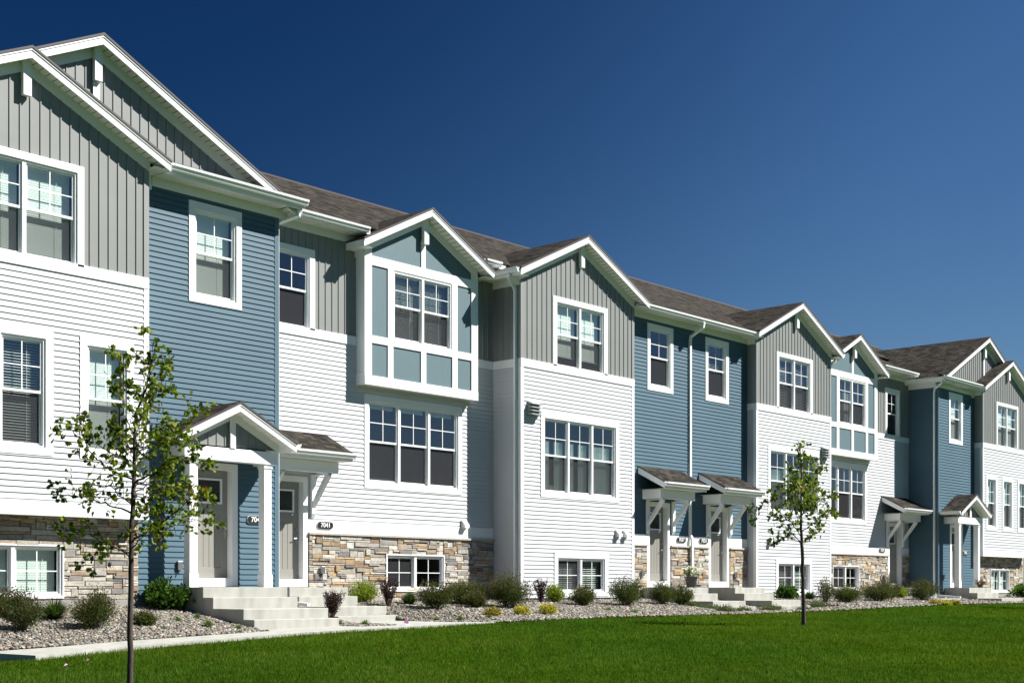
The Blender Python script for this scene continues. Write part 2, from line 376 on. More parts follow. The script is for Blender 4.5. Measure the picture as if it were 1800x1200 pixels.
def stone_wall(name, parent, s, axis, plane, u0, u1, z0, z1, holes=(), out=1, seed=1):
    rnd = random.Random(seed); P = pmap(axis, plane, out)
    g = 0.047; nu, nz = max(1, int(round((u1 - u0) / g))), max(1, int(round((z1 - z0) / g)))
    gu, gz = (u1 - u0) / nu, (z1 - z0) / nz
    occ = np.zeros((nz, nu), bool)
    for h in holes:
        for j in range(nz):
            for i in range(nu):
                if h[0] - 0.2 * gu < u0 + (i + .5) * gu < h[1] + 0.2 * gu and h[2] < z0 + (j + .5) * gz < h[3]: occ[j, i] = True
    b = MB(s)
    for j in range(nz):
        for i in range(nu):
            if occ[j, i]: continue
            hh = rnd.choice([1, 1, 1, 2, 2, 2, 3]); ww = rnd.randint(4, 12) if hh < 3 else rnd.randint(3, 6)
            w = 0
            while w < ww and i + w < nu and not occ[j, i + w]: w += 1
            if i + w < nu - 0 and (nu - i - w) < 2 and not occ[j, i + w:nu].any(): w = nu - i
            h = 1
            while h < hh and j + h < nz and not occ[j + h, i:i + w].any(): h += 1
            occ[j:j + h, i:i + w] = True
            a, q = u0 + i * gu + .003, u0 + (i + w) * gu - .003; c, d = z0 + j * gz + .003, z0 + (j + h) * gz - .003
            n = rnd.uniform(0.028, 0.062); e = 0.008; jt = lambda: rnd.uniform(-.004, .004)
            c0 = rnd.choice(STONES); k = rnd.uniform(0.66, 1.02); b.col = (c0[0] * k, c0[1] * k, c0[2] * k, 1)
            o = [P(a, 0.0, c), P(q, 0.0, c), P(q, 0.0, d), P(a, 0.0, d)]
            mid = [P(a + jt(), n - e, c + jt()), P(q + jt(), n - e, c + jt()), P(q + jt(), n - e, d + jt()), P(a + jt(), n - e, d + jt())]
            f = [P(a + e, n + jt(), c + e), P(q - e, n + jt(), c + e), P(q - e, n + jt(), d - e), P(a + e, n + jt(), d - e)]
            for k4 in range(4):
                l4 = (k4 + 1) % 4
                b.F(o[k4], o[l4], mid[l4], mid[k4]); b.F(mid[k4], mid[l4], f[l4], f[k4])
            b.F(*f)
    ob = b.build(name, M['stone'], parent)
    mb = MB(s); 
    zs = sorted({z0, z1} | {h[2] for h in holes if z0 < h[2] < z1} | {h[3] for h in holes if z0 < h[3] < z1})
    for c0, c1 in zip(zs, zs[1:]):
        md = (c0 + c1) / 2
        for a, q in cut(u0, u1, [(h[0], h[1]) for h in holes if h[2] < md < h[3]]):
            mb.F(P(a, .012, c0), P(q, .012, c0), P(q, .012, c1), P(a, .012, c1))
    mb.build('mortar', M['mortar'], ob)
    return ob

# ------------------------------------------------------------------ windows and doors
def window(parent, s, u0, u1, z0, z1, Y, n=1, kind='hung', blind=None, cas=(.15, .15, .14, .13), label=None, cover=1.0):
    """opening u0..u1 (distance from centre), casing widths (low-u, high-u, top, bottom)"""
    b = MB(s); f0, f1 = Y - .030, Y + .012
    cl, ch, ct, cb = cas
    if ct: b.box(u0 - cl, u1 + ch, f0, f1, z1, z1 + ct)
    if cb: b.box(u0 - cl, u1 + ch, f0, f1, z0 - cb, z0)
    if cl: b.box(u0 - cl, u0, f0, f1, z0, z1)
    if ch: b.box(u1, u1 + ch, f0, f1, z0, z1)
    if not (ct or cb or cl or ch):
        b.box(u0 - .02, u1 + .02, Y - .012, Y + .012, z1, z1 + .02)
    w = b.build('window', M['white_trim'], parent, bevel=0.004)
    if label: w['label'] = label
    fr = MB(s); fw = .034; fy0, fy1 = Y - .004, Y + .10
    fr.box(u0, u1, fy0, fy1, z0, z0 + fw); fr.box(u0, u1, fy0, fy1, z1 - fw, z1)
    W_ = (u1 - u0) / n
    for i in range(n + 1):
        c = u0 + i * W_; a = c if i == 0 else c - fw; d = c if i == n else c + fw
        fr.box(a, d, fy0, fy1, z0 + fw, z1 - fw)
    fr.build('frame', M['white_trim'], w)
    zm = (z0 + z1) / 2
    sa = MB(s); mu = MB(s); g1 = MB(s); g2 = MB(s)
    r = .036
    for i in range(n):
        a, d = u0 + i * W_ + fw, u0 + (i + 1) * W_ - fw; c0, c1 = z0 + fw, z1 - fw
        if kind == 'hung':
            zones = [(zm - .005, c1, Y + .026, 0), (c0, zm + .03, Y + .058, 1)]
            for (p, q, yy, low) in zones:
                sa.box(a, a + r, yy, yy + .030, p, q); sa.box(d - r, d, yy, yy + .030, p, q)
                sa.box(a + r, d - r, yy, yy + .030, p, p + r + .008); sa.box(a + r, d - r, yy, yy + .030, q - r, q)
                (g2 if low else g1).F((a + r, yy + .014, p + r), (d - r, yy + .014, p + r), (d - r, yy + .014, q - r), (a + r, yy + .014, q - r))
                if not low:
                    mu.box((a + d) / 2 - .009, (a + d) / 2 + .009, yy + .004, yy + .012, p + r, q - r)
                    mz = (p + q) / 2
                    mu.box(a + r, (a + d) / 2 - .009, yy + .005, yy + .011, mz - .009, mz + .009)
                    mu.box((a + d) / 2 + .009, d - r, yy + .005, yy + .011, mz - .009, mz + .009)
        else:
            yy = Y + .03 + .03 * (i % 2)
            sa.box(a, a + r, yy, yy + .03, c0, c1); sa.box(d - r, d, yy, yy + .03, c0, c1)
            sa.box(a + r, d - r, yy, yy + .03, c0, c0 + r); sa.box(a + r, d - r, yy, yy + .03, c1 - r, c1)
            screened = (i == 0) if s < 0 else (i == n - 1)
            screened = (i == n - 1) if s < 0 else (i == 0)
            (g2 if screened and blind != 'closed' else g1).F((a + r, yy + .014, c0 + r), (d - r, yy + .014, c0 + r), (d - r, yy + .014, c1 - r), (a + r, yy + .014, c1 - r))
            mu.box((a + d) / 2 - .009, (a + d) / 2 + .009, yy + .004, yy + .012, c0 + r, c1 - r)
            mz = (c0 + c1) / 2
            mu.box(a + r, (a + d) / 2 - .009, yy + .005, yy + .011, mz - .009, mz + .009)
            mu.box((a + d) / 2 + .009, d - r, yy + .005, yy + .011, mz - .009, mz + .009)
    sa.build('sash', M['white_trim'], w); mu.build('muntins', M['white_trim'], w)
    if g1.f: g1.build('pane', M['glass'], w, front=True)
    if g2.f: g2.build('screened_pane', M['screen_glass'], w, front=True)
    if blind:
        bl = MB(s); 
        for i in range(n):
            a, d = u0 + i * W_ + fw + .02, u0 + (i + 1) * W_ - fw - .02
            yb = Y + .16
            if blind in ('closed', 'open'):
                pitch, ang, dep_ = (.040, R(82), .0465) if blind == 'closed' else (.048, R(24), .048)
                z = z1 - .08; zend = z1 - (z1 - z0) * cover + .03
                bl.box(a, d, yb - .02, yb + .03, z1 - .075, z1 - .03)
                while z > zend:
                    dy, dz = .5 * dep_ * math.cos(ang), .5 * dep_ * math.sin(ang)
                    bl.F((a, yb - dy, z - dz), (d, yb - dy, z - dz), (d, yb + dy, z + dz), (a, yb + dy, z + dz)); z -= pitch
                bl.box(a, d, yb - .02, yb + .02, zend - .03, zend - .01)
                cxx = a + (d - a) * .3
                bl.box(cxx - .003, cxx + .003, yb - .03, yb - .026, zend, z1 - .07)
            elif blind == 'curtain':
                m_ = 26
                for kx in range(m_):
                    ua, ub = a + (d - a) * kx / m_, a + (d - a) * (kx + 1) / m_
                    if 0.42 < (kx + .5) / m_ < 0.6 and i != 0: continue
                    ya, yb2 = yb + .03 * math.sin(kx * 2.1), yb + .03 * math.sin((kx + 1) * 2.1)
                    bl.F((ua, ya, z0 + .02), (ub, yb2, z0 + .02), (ub, yb2, z1 - .55), (ua, ya, z1 - .55))
            elif blind == 'rolled':
                bl.box(a, d, yb, yb + .04, z1 - .15, z1 - .03)
        bl.build('curtain' if blind == 'curtain' else 'blind', M['curtain' if blind == 'curtain' else 'blind'], w)
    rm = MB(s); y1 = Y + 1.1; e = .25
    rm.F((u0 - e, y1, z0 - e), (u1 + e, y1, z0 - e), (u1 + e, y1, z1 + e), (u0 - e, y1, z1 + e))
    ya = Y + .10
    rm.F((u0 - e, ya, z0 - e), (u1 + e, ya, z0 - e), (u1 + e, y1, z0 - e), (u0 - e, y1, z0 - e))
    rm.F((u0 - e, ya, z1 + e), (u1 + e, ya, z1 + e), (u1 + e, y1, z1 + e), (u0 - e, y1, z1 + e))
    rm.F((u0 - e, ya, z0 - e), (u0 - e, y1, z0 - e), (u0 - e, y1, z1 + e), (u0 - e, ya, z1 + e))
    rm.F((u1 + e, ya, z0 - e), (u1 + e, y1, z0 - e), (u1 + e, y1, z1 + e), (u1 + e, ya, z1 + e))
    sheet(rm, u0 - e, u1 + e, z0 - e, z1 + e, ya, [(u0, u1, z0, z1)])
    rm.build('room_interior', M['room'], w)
    return w
def door(parent, s, u0, u1, Y, z0=.20, z1=2.28, casing=.12, handle_hi=False):
    """handle always towards +x"""
    yd = Y + .13
    b = MB(s)
    g = .008
    L0, L1, Z0, Z1 = u0 + .17, u1 - .17, 1.68, 2.10
    sheet(b, u0 + g, u1 - g, z0 + g, z1 - g, yd, [(L0, L1, Z0, Z1), (u0 + .15, u1 - .15, z0 + .2, 1.46)])
    pz0, pz1, pa, pq = z0 + .2, 1.46, u0 + .15, u1 - .15
    b.F((pa, yd, pz0), (pq, yd, pz0), (pq - .012, yd + .014, pz0 + .012), (pa + .012, yd + .014, pz0 + .012))
    b.F((pa, yd, pz1), (pq, yd, pz1), (pq - .012, yd + .014, pz1 - .012), (pa + .012, yd + .014, pz1 - .012))
    b.F((pa, yd, pz0), (pa + .012, yd + .014, pz0 + .012), (pa + .012, yd + .014, pz1 - .012), (pa, yd, pz1))
    b.F((pq, yd, pz0), (pq - .012, yd + .014, pz0 + .012), (pq - .012, yd + .014, pz1 - .012), (pq, yd, pz1))
    pa += .012; pq -= .012; pz0 += .012; pz1 -= .012; k = 4
    for i in range(k):
        a, q = pa + (pq - pa) * i / k, pa + (pq - pa) * (i + 1) / k
        b.F((a + .006, yd + .008, pz0), (q - .006, yd + .008, pz0), (q - .006, yd + .008, pz1), (a + .006, yd + .008, pz1))
        b.F((a, yd + .016, pz0), (a + .006, yd + .008, pz0), (a + .006, yd + .008, pz1), (a, yd + .016, pz1))
        b.F((q, yd + .016, pz0), (q - .006, yd + .008, pz0), (q - .006, yd + .008, pz1), (q, yd + .016, pz1))
    for aa, bb, cc, dd in ((u0 + g, u0 + g, z0 + g, z1 - g), (u1 - g, u1 - g, z0 + g, z1 - g)):
        b.F((aa, yd, cc), (aa, yd + .045, cc), (aa, yd + .045, dd), (aa, yd, dd))
    d = b.build('door', M['door_paint'], parent)
    f = MB(s); t = .035
    f.box(L0 - t, L1 + t, yd - .014, yd + .03, Z1, Z1 + t); f.box(L0 - t, L1 + t, yd - .014, yd + .03, Z0 - t, Z0)
    f.box(L0 - t, L0, yd - .014, yd + .03, Z0, Z1); f.box(L1, L1 + t, yd - .014, yd + .03, Z0, Z1)
    f.build('glazing_frame', M['white_trim'], d)
    gq = MB(s); gq.F((L0, yd + .01, Z0), (L1, yd + .01, Z0), (L1, yd + .01, Z1), (L0, yd + .01, Z1)); gq.build('glazing', M['screen_glass'], d, front=True)
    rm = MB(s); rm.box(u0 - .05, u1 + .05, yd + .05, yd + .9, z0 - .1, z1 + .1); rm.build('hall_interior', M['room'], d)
    c = MB(s)
    c.box(u0 - casing, u0, Y - .028, Y + .012, z0 - .17, z1); c.box(u1, u1 + casing, Y - .028, Y + .012, z0 - .17, z1)
    c.box(u0 - casing, u1 + casing, Y - .028, Y + .012, z1, z1 + casing)
    c.box(u0 - .03, u0, Y + .012, yd + .05, z0 - .17, z1 + .03); c.box(u1, u1 + .03, Y + .012, yd + .05, z0 - .17, z1 + .03)
    c.box(u0, u1, Y + .012, yd + .05, z1, z1 + .03)
    c.box(u0, u1, Y - .02, yd + .05, z0 - .17, z0)
    c.build('casing', M['white_trim'], d)
    h = MB(1); hx = max(s * u0, s * u1) - .075
    h.tube([(hx, yd - .012, 1.08), (hx, yd - .05, 1.08), (hx - .10, yd - .055, 1.075)], .011, 6)
    h.box(hx - .025, hx + .025, yd - .014, yd - .001, .98, 1.16); h.tube([(hx, yd - .002, 1.27), (hx, yd - .03, 1.27)], .028, 10)
    h.build('handle', M['steel'], d)
    return d

# ------------------------------------------------------------------ roofs
def gable_roof(parent, s, xc, half, zpk, k, yf, yb, ywall, name='gable_roof', fas=.165, eaves=(1, 1), king=None, gut=(0, 0), gy=(0, 0), fr=.195, soff=True):
    """ridge along y at xc; slope k; rake at yf; soffit reaches ywall"""
    zt = lambda u: zpk - k * abs(u - xc)
    th = .035; r = MB(s)
    for sg in (-1, 1):
        ue = xc + sg * half
        a, e = (xc, zt(xc)), (ue, zt(ue))
        r.hexa([(a[0], yf - .02, a[1] - th), (e[0], yf - .02, e[1] - th), (e[0], yb, e[1] - th), (a[0], yb, a[1] - th),
                (a[0], yf - .02, a[1]), (e[0], yf - .02, e[1]), (e[0], yb, e[1]), (a[0], yb, a[1])])
    roof = r.build(name, M['shingle'], parent)
    ed = MB(s)
    for sg in (-1, 1):
        ue = xc + sg * half
        ed.hexa([(xc, yf - .026, zt(xc) - .04), (ue, yf - .026, zt(ue) - .04), (ue, yf - .021, zt(ue) - .04), (xc, yf - .021, zt(xc) - .04),
                 (xc, yf - .026, zt(xc) + .004), (ue, yf - .026, zt(ue) + .004), (ue, yf - .021, zt(ue) + .004), (xc, yf - .021, zt(xc) + .004)])
    ed.build('drip_edge', M['bronze'], roof)
    f = MB(s)
    for sg in (-1, 1):
        ue = xc + sg * (half - .01)
        for (y0, y1, t0, t1) in ((yf, yf + .03, .037, .037 + fas), (yf - .014, yf - .0005, .041, .075)):
            f.hexa([(xc, y0, zt(xc) - t1), (ue, y0, zt(ue) - t1), (ue, y1, zt(ue) - t1), (xc, y1, zt(xc) - t1),
                    (xc, y0, zt(xc) - t0), (ue, y0, zt(ue) - t0), (ue, y1, zt(ue) - t0), (xc, y1, zt(xc) - t0)])
    f.build('fascia', M['white_trim'], roof)
    if soff:
        sf = MB(s); t1 = .037 + fas - .02; n = int(half / .12)
        for sg in (-1, 1):
            for i in range(n):
                ua, ub = xc + sg * half * i / n, xc + sg * half * (i + 1) / n - sg * .012
                sf.F((ua, yf + .03, zt(ua) - t1), (ub, yf + .03, zt(ub) - t1), (ub, ywall, zt(ub) - t1), (ua, ywall, zt(ua) - t1))
                uc = xc + sg * half * (i + 1) / n
                sf.F((ub, yf + .03, zt(ub) - t1), (uc, yf + .03, zt(uc) - t1 + .012), (uc, ywall, zt(uc) - t1 + .012), (ub, ywall, zt(ub) - t1))
        sf.build('soffit', M['cream_soffit'], roof)
        fz = MB(s); t0 = t1 - .012
        for sg in (-1, 1):
            ue = xc + sg * (half - .3)
            y0, y1 = ywall - .028, ywall - .001
            fz.hexa([(xc, y0, zt(xc) - t0 - fr), (ue, y0, zt(ue) - t0 - fr), (ue, y1, zt(ue) - t0 - fr), (xc, y1, zt(xc) - t0 - fr),
                     (xc, y0, zt(xc) - t0), (ue, y0, zt(ue) - t0), (ue, y1, zt(ue) - t0), (xc, y1, zt(xc) - t0)])
        fz.build('rake_frieze', M['white_trim'], roof)
    if king:
        kb = MB(s); w, zb, pr = king
        kb.box(xc - w / 2, xc + w / 2, ywall - pr, ywall - .03, zb, zt(xc) - .037 - fas + .01)
        kb.build('king_post', M['white_trim'], roof, bevel=0.004)
    return roof
def gutter_profile():      # (outward, z) K-style
    return [(0, 0), (0, -.12), (.075, -.12), (.085, -.105), (.10, -.06), (.125, -.045), (.125, -.012), (.13, 0), (.115, 0), (.11, -.02), (.012, -.02), (.012, 0)]
def gutter_x(parent, s, u0, u1, y, z):       # along the facade, opening up, projecting to -y from y; top z
    b = MB(s); b.prismx([(y - a, z + c) for a, c in gutter_profile()], u0, u1); 
    return b.build('gutter', M['gutter'], parent)
def gutter_y(parent, s, y0, y1, m, out, z):  # along y, projecting in direction out (in m)
    b = MB(s); b.prism([(m + out * a, z + c) for a, c in gutter_profile()], y0, y1)
    return b.build('gutter', M['gutter'], parent)
def eave_x(parent, s, u0, u1, yedge, ywall, zs, zf0, ztop, frz=.18):
    """horizontal eave: fascia at yedge, soffit zs back to the wall, frieze below it"""
    b = MB(s); b.box(u0, u1, yedge, yedge + .025, zs - .02, ztop - .03)
    b.build('fascia', M['white_trim'], parent)
    b = MB(s); n = max(2, int((u1 - u0) / .12)); w = (u1 - u0) / n
    for i in range(n):
        a, q = u0 + i * w, u0 + (i + 1) * w
        b.F((a, yedge + .025, zs), (q - .012, yedge + .025, zs), (q - .012, ywall - .001, zs), (a, ywall - .001, zs))
        b.F((q - .012, yedge + .025, zs), (q, yedge + .025, zs + .012), (q, ywall - .001, zs + .012), (q - .012, ywall - .001, zs))
    b.build('soffit', M['cream_soffit'], parent)
    b = MB(s); b.box(u0 + .001, u1 - .001, ywall - .03, ywall - .002, zs - frz, zs - .001); b.build('frieze', M['white_trim'], parent)
def pipe(parent, s, pts, w=.088, d=.066):
    b = MB(s)
    pts = [Vector(p) for p in pts]
    rings = []
    for i, p in enumerate(pts):
        dr = (pts[min(i + 1, len(pts) - 1)] - pts[max(i - 1, 0)]).normalized()
        a = Vector((1, 0, 0)) if abs(dr.x) < .8 else Vector((0, 1, 0))
        a = (a - dr * a.dot(dr)).normalized(); c = dr.cross(a)
        rings.append([b.V(*(p + a * sa * w / 2 + c * sc * d / 2)) for sa, sc in ((-1, -1), (1, -1), (1, 1), (-1, 1))])
    for i in range(len(rings) - 1):
        for k in range(4):
            b.f.append((rings[i][k], rings[i][(k + 1) % 4], rings[i + 1][(k + 1) % 4], rings[i + 1][k])); b.c.append(None)
    b.f.append(tuple(rings[0])); b.c.append(None); b.f.append(tuple(rings[-1])); b.c.append(None)
    return b.build('downpipe', M['gutter'], parent, bevel=.006)
def corner(parent, s, u, y, z0, z1, m, outm, w=.085, name='corner_trim'):
    """outside corner post; outm = direction (in m) of the return face"""
    b = MB(s); b.box(u - outm * w, u + outm * .022, y - .022, y + w, z0, z1)
    return b.build(name, m, parent)
def plaque(parent, x, z, y, text, w=.46, h=.165):
    def cap(b, w, h, y0, y1):
        r = h / 2; pts = []
        for k in range(9):
            t = -math.pi / 2 + math.pi * k / 8; pts.append((x + w / 2 - r + r * math.cos(t), z + r * math.sin(t)))
        for k in range(9):
            t = math.pi / 2 + math.pi * k / 8; pts.append((x - w / 2 + r + r * math.cos(t), z + r * math.sin(t)))
        b.prism(pts, y0, y1)
    b = MB(1); cap(b, w, h, y - .020, y - .002); p = b.build('house_number_plaque', M['plaque_white'], parent)
    b = MB(1); cap(b, w - .012, h - .012, y - .026, y - .0205); b.build('plaque_face', M['plaque_black'], p)
    cu = bpy.data.curves.new('number', 'FONT'); cu.body = text; cu.size = .142; cu.align_x = 'CENTER'; cu.align_y = 'CENTER'; cu.extrude = .002; cu.offset = .0028
    cu.space_character = 1.0
    to = bpy.data.objects.new('tmp', cu); COL.objects.link(to)
    dg = bpy.context.evaluated_depsgraph_get(); me = bpy.data.meshes.new_from_object(to.evaluated_get(dg))
    bpy.data.objects.remove(to)
    off = wloc(p)
    for v in me.vertices: v.co = Vector((x + v.co.x * .98, y - .030 - v.co.z, z + v.co.y)) - off
    me.materials.clear(); me.materials.append(M['plaque_white']); o = bpy.data.objects.new('numerals', me)
    finish(o, p)
def white_vent(parent, x, y, z):
    b = MB(1); b.box(x - .09, x + .09, y - .03, y - .002, z - .10, z + .10)
    v = b.build('dryer_vent', M['white_trim'], parent)
    b = MB(1); b.prismx([(y - .03, z + .09), (y - .03, z - .09), (y - .13, z - .09), (y - .13, z - .02)], x - .075, x + .075); b.build('hood', M['white_trim'], v)
    return v
def fireplace_vent(parent, x, y, z):
    b = MB(1); b.box(x - .21, x + .21, y - .05, y - .002, z - .17, z + .17); v = b.build('fireplace_vent', M['metal_dark'], parent)
    b = MB(1)
    for k in range(4): b.prismx([(y - .051, z - .16 + k * .085), (y - .17, z - .16 + k * .085), (y - .17, z - .15 + k * .085), (y - .051, z - .10 + k * .085)], x - .2, x + .2)
    b.build('louvre', M['metal_dark'], v); return v
def utility_box(parent, x, y, z):
    b = MB(1); b.box(x - .05, x + .05, y - .11, y - .05, z - .085, z + .085); v = b.build('outlet_cover', M['steel'], parent, bevel=.008)
    b = MB(1); b.tube([(x, y - .07, z - .08), (x - .03, y - .1, z - .16)], .012, 6); b.build('cable', M['pot'], v)

# ------------------------------------------------------------------ numbers shared by the mirrored row
E_, D_, C_, B_, A_ = 3.118, 7.715, 15.40, 18.64, 23.44
yE, yD, yC, yB, yA = .325, 0.0, .927, -.245, -.58
KM = .473
def zmain(y): return 10.83 - KM * (6.38 - y)
BAND0, BAND1 = 5.46, 5.66
def topf(xc, zpk, k, drop):
    f = lambda u: zpk - k * abs(u - xc) - drop
    class T:
        peak = xc
        def __call__(s, u): return f(u)
    return T()
def main_roof(parent, s, u0, u1, yeave, zs, name='roof', behind=None):
    r = MB(s); th = .035
    segs = [(u0, u1, yeave)] if not behind else [(u0, behind[0], yeave), (behind[0], behind[1], behind[2]), (behind[1], u1, yeave)]
    for a, q, ye in segs:
        if q - a < .01: continue
        r.hexa([(a, ye, zmain(ye) - th), (q, ye, zmain(ye) - th), (q, 6.38, zmain(6.38) - th), (a, 6.38, zmain(6.38) - th),
                (a, ye, zmain(ye)), (q, ye, zmain(ye)), (q, 6.38, zmain(6.38)), (a, 6.38, zmain(6.38))])
    r.hexa([(u0, 12.9, zmain(yeave) - th), (u1, 12.9, zmain(yeave) - th), (u1, 6.38, zmain(6.38) - th), (u0, 6.38, zmain(6.38) - th),
            (u0, 12.9, zmain(yeave)), (u1, 12.9, zmain(yeave)), (u1, 6.38, zmain(6.38)), (u0, 6.38, zmain(6.38))])
    ro = r.build(name, M['shingle'], parent)
    c = MB(s)
    c.hexa([(u0, 6.22, zmain(6.22) + .004), (u1, 6.22, zmain(6.22) + .004), (u1, 6.38, 10.845), (u0, 6.38, 10.845),
            (u0, 6.22, zmain(6.22) + .02), (u1, 6.22, zmain(6.22) + .02), (u1, 6.38, 10.865), (u0, 6.38, 10.865)])
    c.hexa([(u0, 6.54, zmain(6.22) + .004), (u1, 6.54, zmain(6.22) + .004), (u1, 6.38, 10.845), (u0, 6.38, 10.845),
            (u0, 6.54, zmain(6.22) + .02), (u1, 6.54, zmain(6.22) + .02), (u1, 6.38, 10.865), (u0, 6.38, 10.865)])
    c.build('ridge_cap', M['bronze'], ro)
    return ro
def rear_wall(parent, s, u0, u1):
    b = MB(s); b.box(u0, u1, 12.4, 12.5, -.5, 7.6); b.build('rear_wall', M['render_back'], parent)

# ------------------------------------------------------------------ unit: blue entry + grey gable at the row's end
def unit_AB(s, label, num, plq, group):
    o = empty('townhouse', (s * 19.4, 0, -.3), label, 'townhouse', group)
    # B: blue wall
    dB = (16.53, 17.39)
    wB = (16.43, 17.39, 5.60, 7.25)
    lap_wall('blue_wall', M['blue_siding'], o, s, 'x', yB, C_ + .04, B_, -.24, 7.50, [(wB[0], wB[1], wB[2], wB[3]), (dB[0], dB[1], .02, 2.30)])
    lap_wall('blue_side_wall', M['blue_siding'], o, s, 'y', C_, yB, yC, -.24, 7.50, out=-1)
    corner(o, s, C_, yB, -.24, 7.48, M['blue_trim'], -1)
    b = MB(s); b.box(C_ + .02, B_, yB + .01, yB + .2, -.6, -.245); b.box(C_ + .02, C_ + .2, yB + .2, yC, -.6, -.245); b.box(B_, A_, -.28, -.1, -.6, -.2); b.build('foundation', M['old_concrete'], o)
    window(o, s, *wB, yB, 1, 'hung', 'closed', (.13, .14, .15, .13))
    door(o, s, dB[0], dB[1], yB, .20, 2.30, .13)
    # A: grey gable over white siding over stone
    xc, zpk, ks = 21.04, 9.118, .472
    up = (20.06, 22.02, 5.62, 7.25)
    batten_wall('grey_gable_wall', M['grey_siding'], o, s, 'x', yA, B_, A_, BAND1, topf(xc, zpk, ks, .20), [up], uref=B_ + .03)
    mids = [(19.08, 19.87), (20.66, 21.47), (22.24, 23.03)]
    lap_wall('white_wall', M['white_siding'], o, s, 'x', yA, B_, A_, 1.5, BAND0, [(a, q, 2.40, 4.27) for a, q in mids])
    for c0, c1 in ((BAND0, BAND1), (1.246, 1.5)):
        b = MB(s); b.box(B_ - .02, A_, yA - .03, yA + .02, c0, c1); b.box(B_ - .02, B_, yA + .021, yB, c0, c1); b.build('white_band', M['white_trim'], o)
    b = MB(s); b.box(B_, A_, yA + .021, -.24, 1.25, 1.27); b.build('overhang_soffit', M['cream_soffit'], o)
    batten_wall('grey_side_wall', M['grey_siding'], o, s, 'y', B_, yA, yB, BAND1, 7.8, out=-1)
    lap_wall('white_side_wall', M['white_siding'], o, s, 'y', B_, yA, yB, 1.5, BAND0, out=-1)
    corner(o, s, B_, yA, BAND1, 7.62, M['grey_trim'], -1); corner(o, s, B_, yA, 1.5, BAND0, M['white_trim'], -1)
    window(o, s, *up, yA, 2, 'hung', 'closed', (.13, .13, .13, 0))
    for i, (a, q) in enumerate(mids): window(o, s, a, q, 2.40, 4.27, yA, 1, 'hung', ('closed' if (i == 0 or s > 0) else 'open'), (.14, .14, .14, .13))
    base = (20.17, 21.98, -.13, .73)
    stone_wall('stone_wall', o, s, 'x', -.24, B_, A_, -.2, 1.25, [base], seed=3 + s)
    window(o, s, base[0], base[1], base[2], base[3], -.27, 2, 'slider', 'closed', (.03, .03, .03, .05))
    # gables
    g1 = gable_roof(o, s, xc, 2.74, zpk, ks, yA - .267, yB + .1, yA, king=(.15, 8.32, .12))
    ue = xc - 2.737; ze = zpk - ks * 2.737
    b = MB(s); b.box(18.35, 18.605, yB - .028, yB - .003, 7.40, 7.82); b.build('frieze', M['white_trim'], g1)
    b = MB(s); b.box(ue, ue + .02, yA - .24, yB - .002, ze - .19, ze - .037); b.build('side_fascia', M['white_trim'], g1)
    b = MB(s); b.F((ue + .02, yA - .24, ze - .165), (B_, yA - .24, ze - .165), (B_, yB, ze - .165), (ue + .02, yB, ze - .165)); b.build('side_soffit', M['cream_soffit'], g1)
    b = MB(s); b.box(B_ - .03, B_ - .004, yA + .02, yB - .001, ze - .33, ze - .167); b.build('side_frieze', M['white_trim'], g1)
    bx, bz, bk = 19.5, 9.891, .492
    batten_wall('upper_gable_wall', M['grey_siding'], o, s, 'x', yB, 15.3, 23.7, 7.7, topf(bx, bz, bk, .2), uref=15.3 + .08)
    g2 = gable_roof(o, s, bx, 4.4, bz, bk, yB - .28, 6.5, yB, king=(.15, 9.08, .12))
    b = MB(s); b.box(bx - .065, bx + .065, yB - .045, yB - .02, 7.9, 9.07); b.build('gable_board', M['white_trim'], g2)
    # pent strip, gutter and eave of the blue part
    b = MB(s)
    b.hexa([(15.1, -.66, 7.80), (18.4, -.66, 7.80), (18.4, yB, 8.0), (15.1, yB, 8.0), (15.1, -.66, 7.835), (18.4, -.66, 7.835), (18.4, yB, 8.035), (15.1, yB, 8.035)])
    pr = b.build('pent_roof', M['shingle'], o)
    eave_x(pr, s, 15.13, 18.34, -.64, yB, 7.66, 7.48, 7.83)
    gutter_x(pr, s, 15.0, 18.27, -.645, 7.835)
    b = MB(s); b.box(15.1, 15.125, -.64, yC + .2, 7.62, 7.80); b.build('side_fascia', M['white_trim'], g2)
    b = MB(s); b.F((15.125, -.62, 7.66), (15.4, -.62, 7.66), (15.4, yC, 7.66), (15.125, yC, 7.66)); b.build('side_soffit', M['cream_soffit'], g2)
    b = MB(s); b.box(15.37, 15.398, yB + .02, yC, 7.48, 7.66); b.build('side_frieze', M['white_trim'], g2)
    gutter_y(g2, s, -.64, yC - .02, 15.098, -1, 7.80)
    pipe(o, s, [(15.06, -.56, 7.68), (15.08, -.54, 7.55), (15.32, -.16, 7.42), (15.33, -.13, 7.30), (15.33, -.13, -.18), (15.33, -.20, -.26), (15.33, -1.15, -.33)])
    # porch
    zt = .02
    fr_y, pk, half, kz = -1.08, 3.54, 1.36, .50; pc = 16.93
    pg = gable_roof(o, s, pc, half, pk, kz, fr_y, yB - .01, -.80, name='porch_roof', fas=.15, soff=False)
    b = MB(s)
    zt_ = lambda u: pk - kz * abs(u - pc)
    for sg in (-1, 1):
        n = 8
        for i in range(n):
            ua, ub = pc + sg * half * i / n, pc + sg * half * (i + 1) / n
            b.F((ua, fr_y + .03, zt_(ua) - .17), (ub - sg * .012, fr_y + .03, zt_(ub) - .17), (ub - sg * .012, yB, zt_(ub) - .17), (ua, yB, zt_(ua) - .17))
    b.build('porch_soffit', M['cream_soffit'], pg)
    b = MB(s); batt = lambda u: zt_(u) - .17
    b.build
    bw = batten_wall('porch_gable', M['grey_siding'], pg, s, 'x', -.77, pc - 1.05, pc + 1.05, 2.70, topf(pc, pk, kz, .17), uref=pc - 1.0)
    b = MB(s)
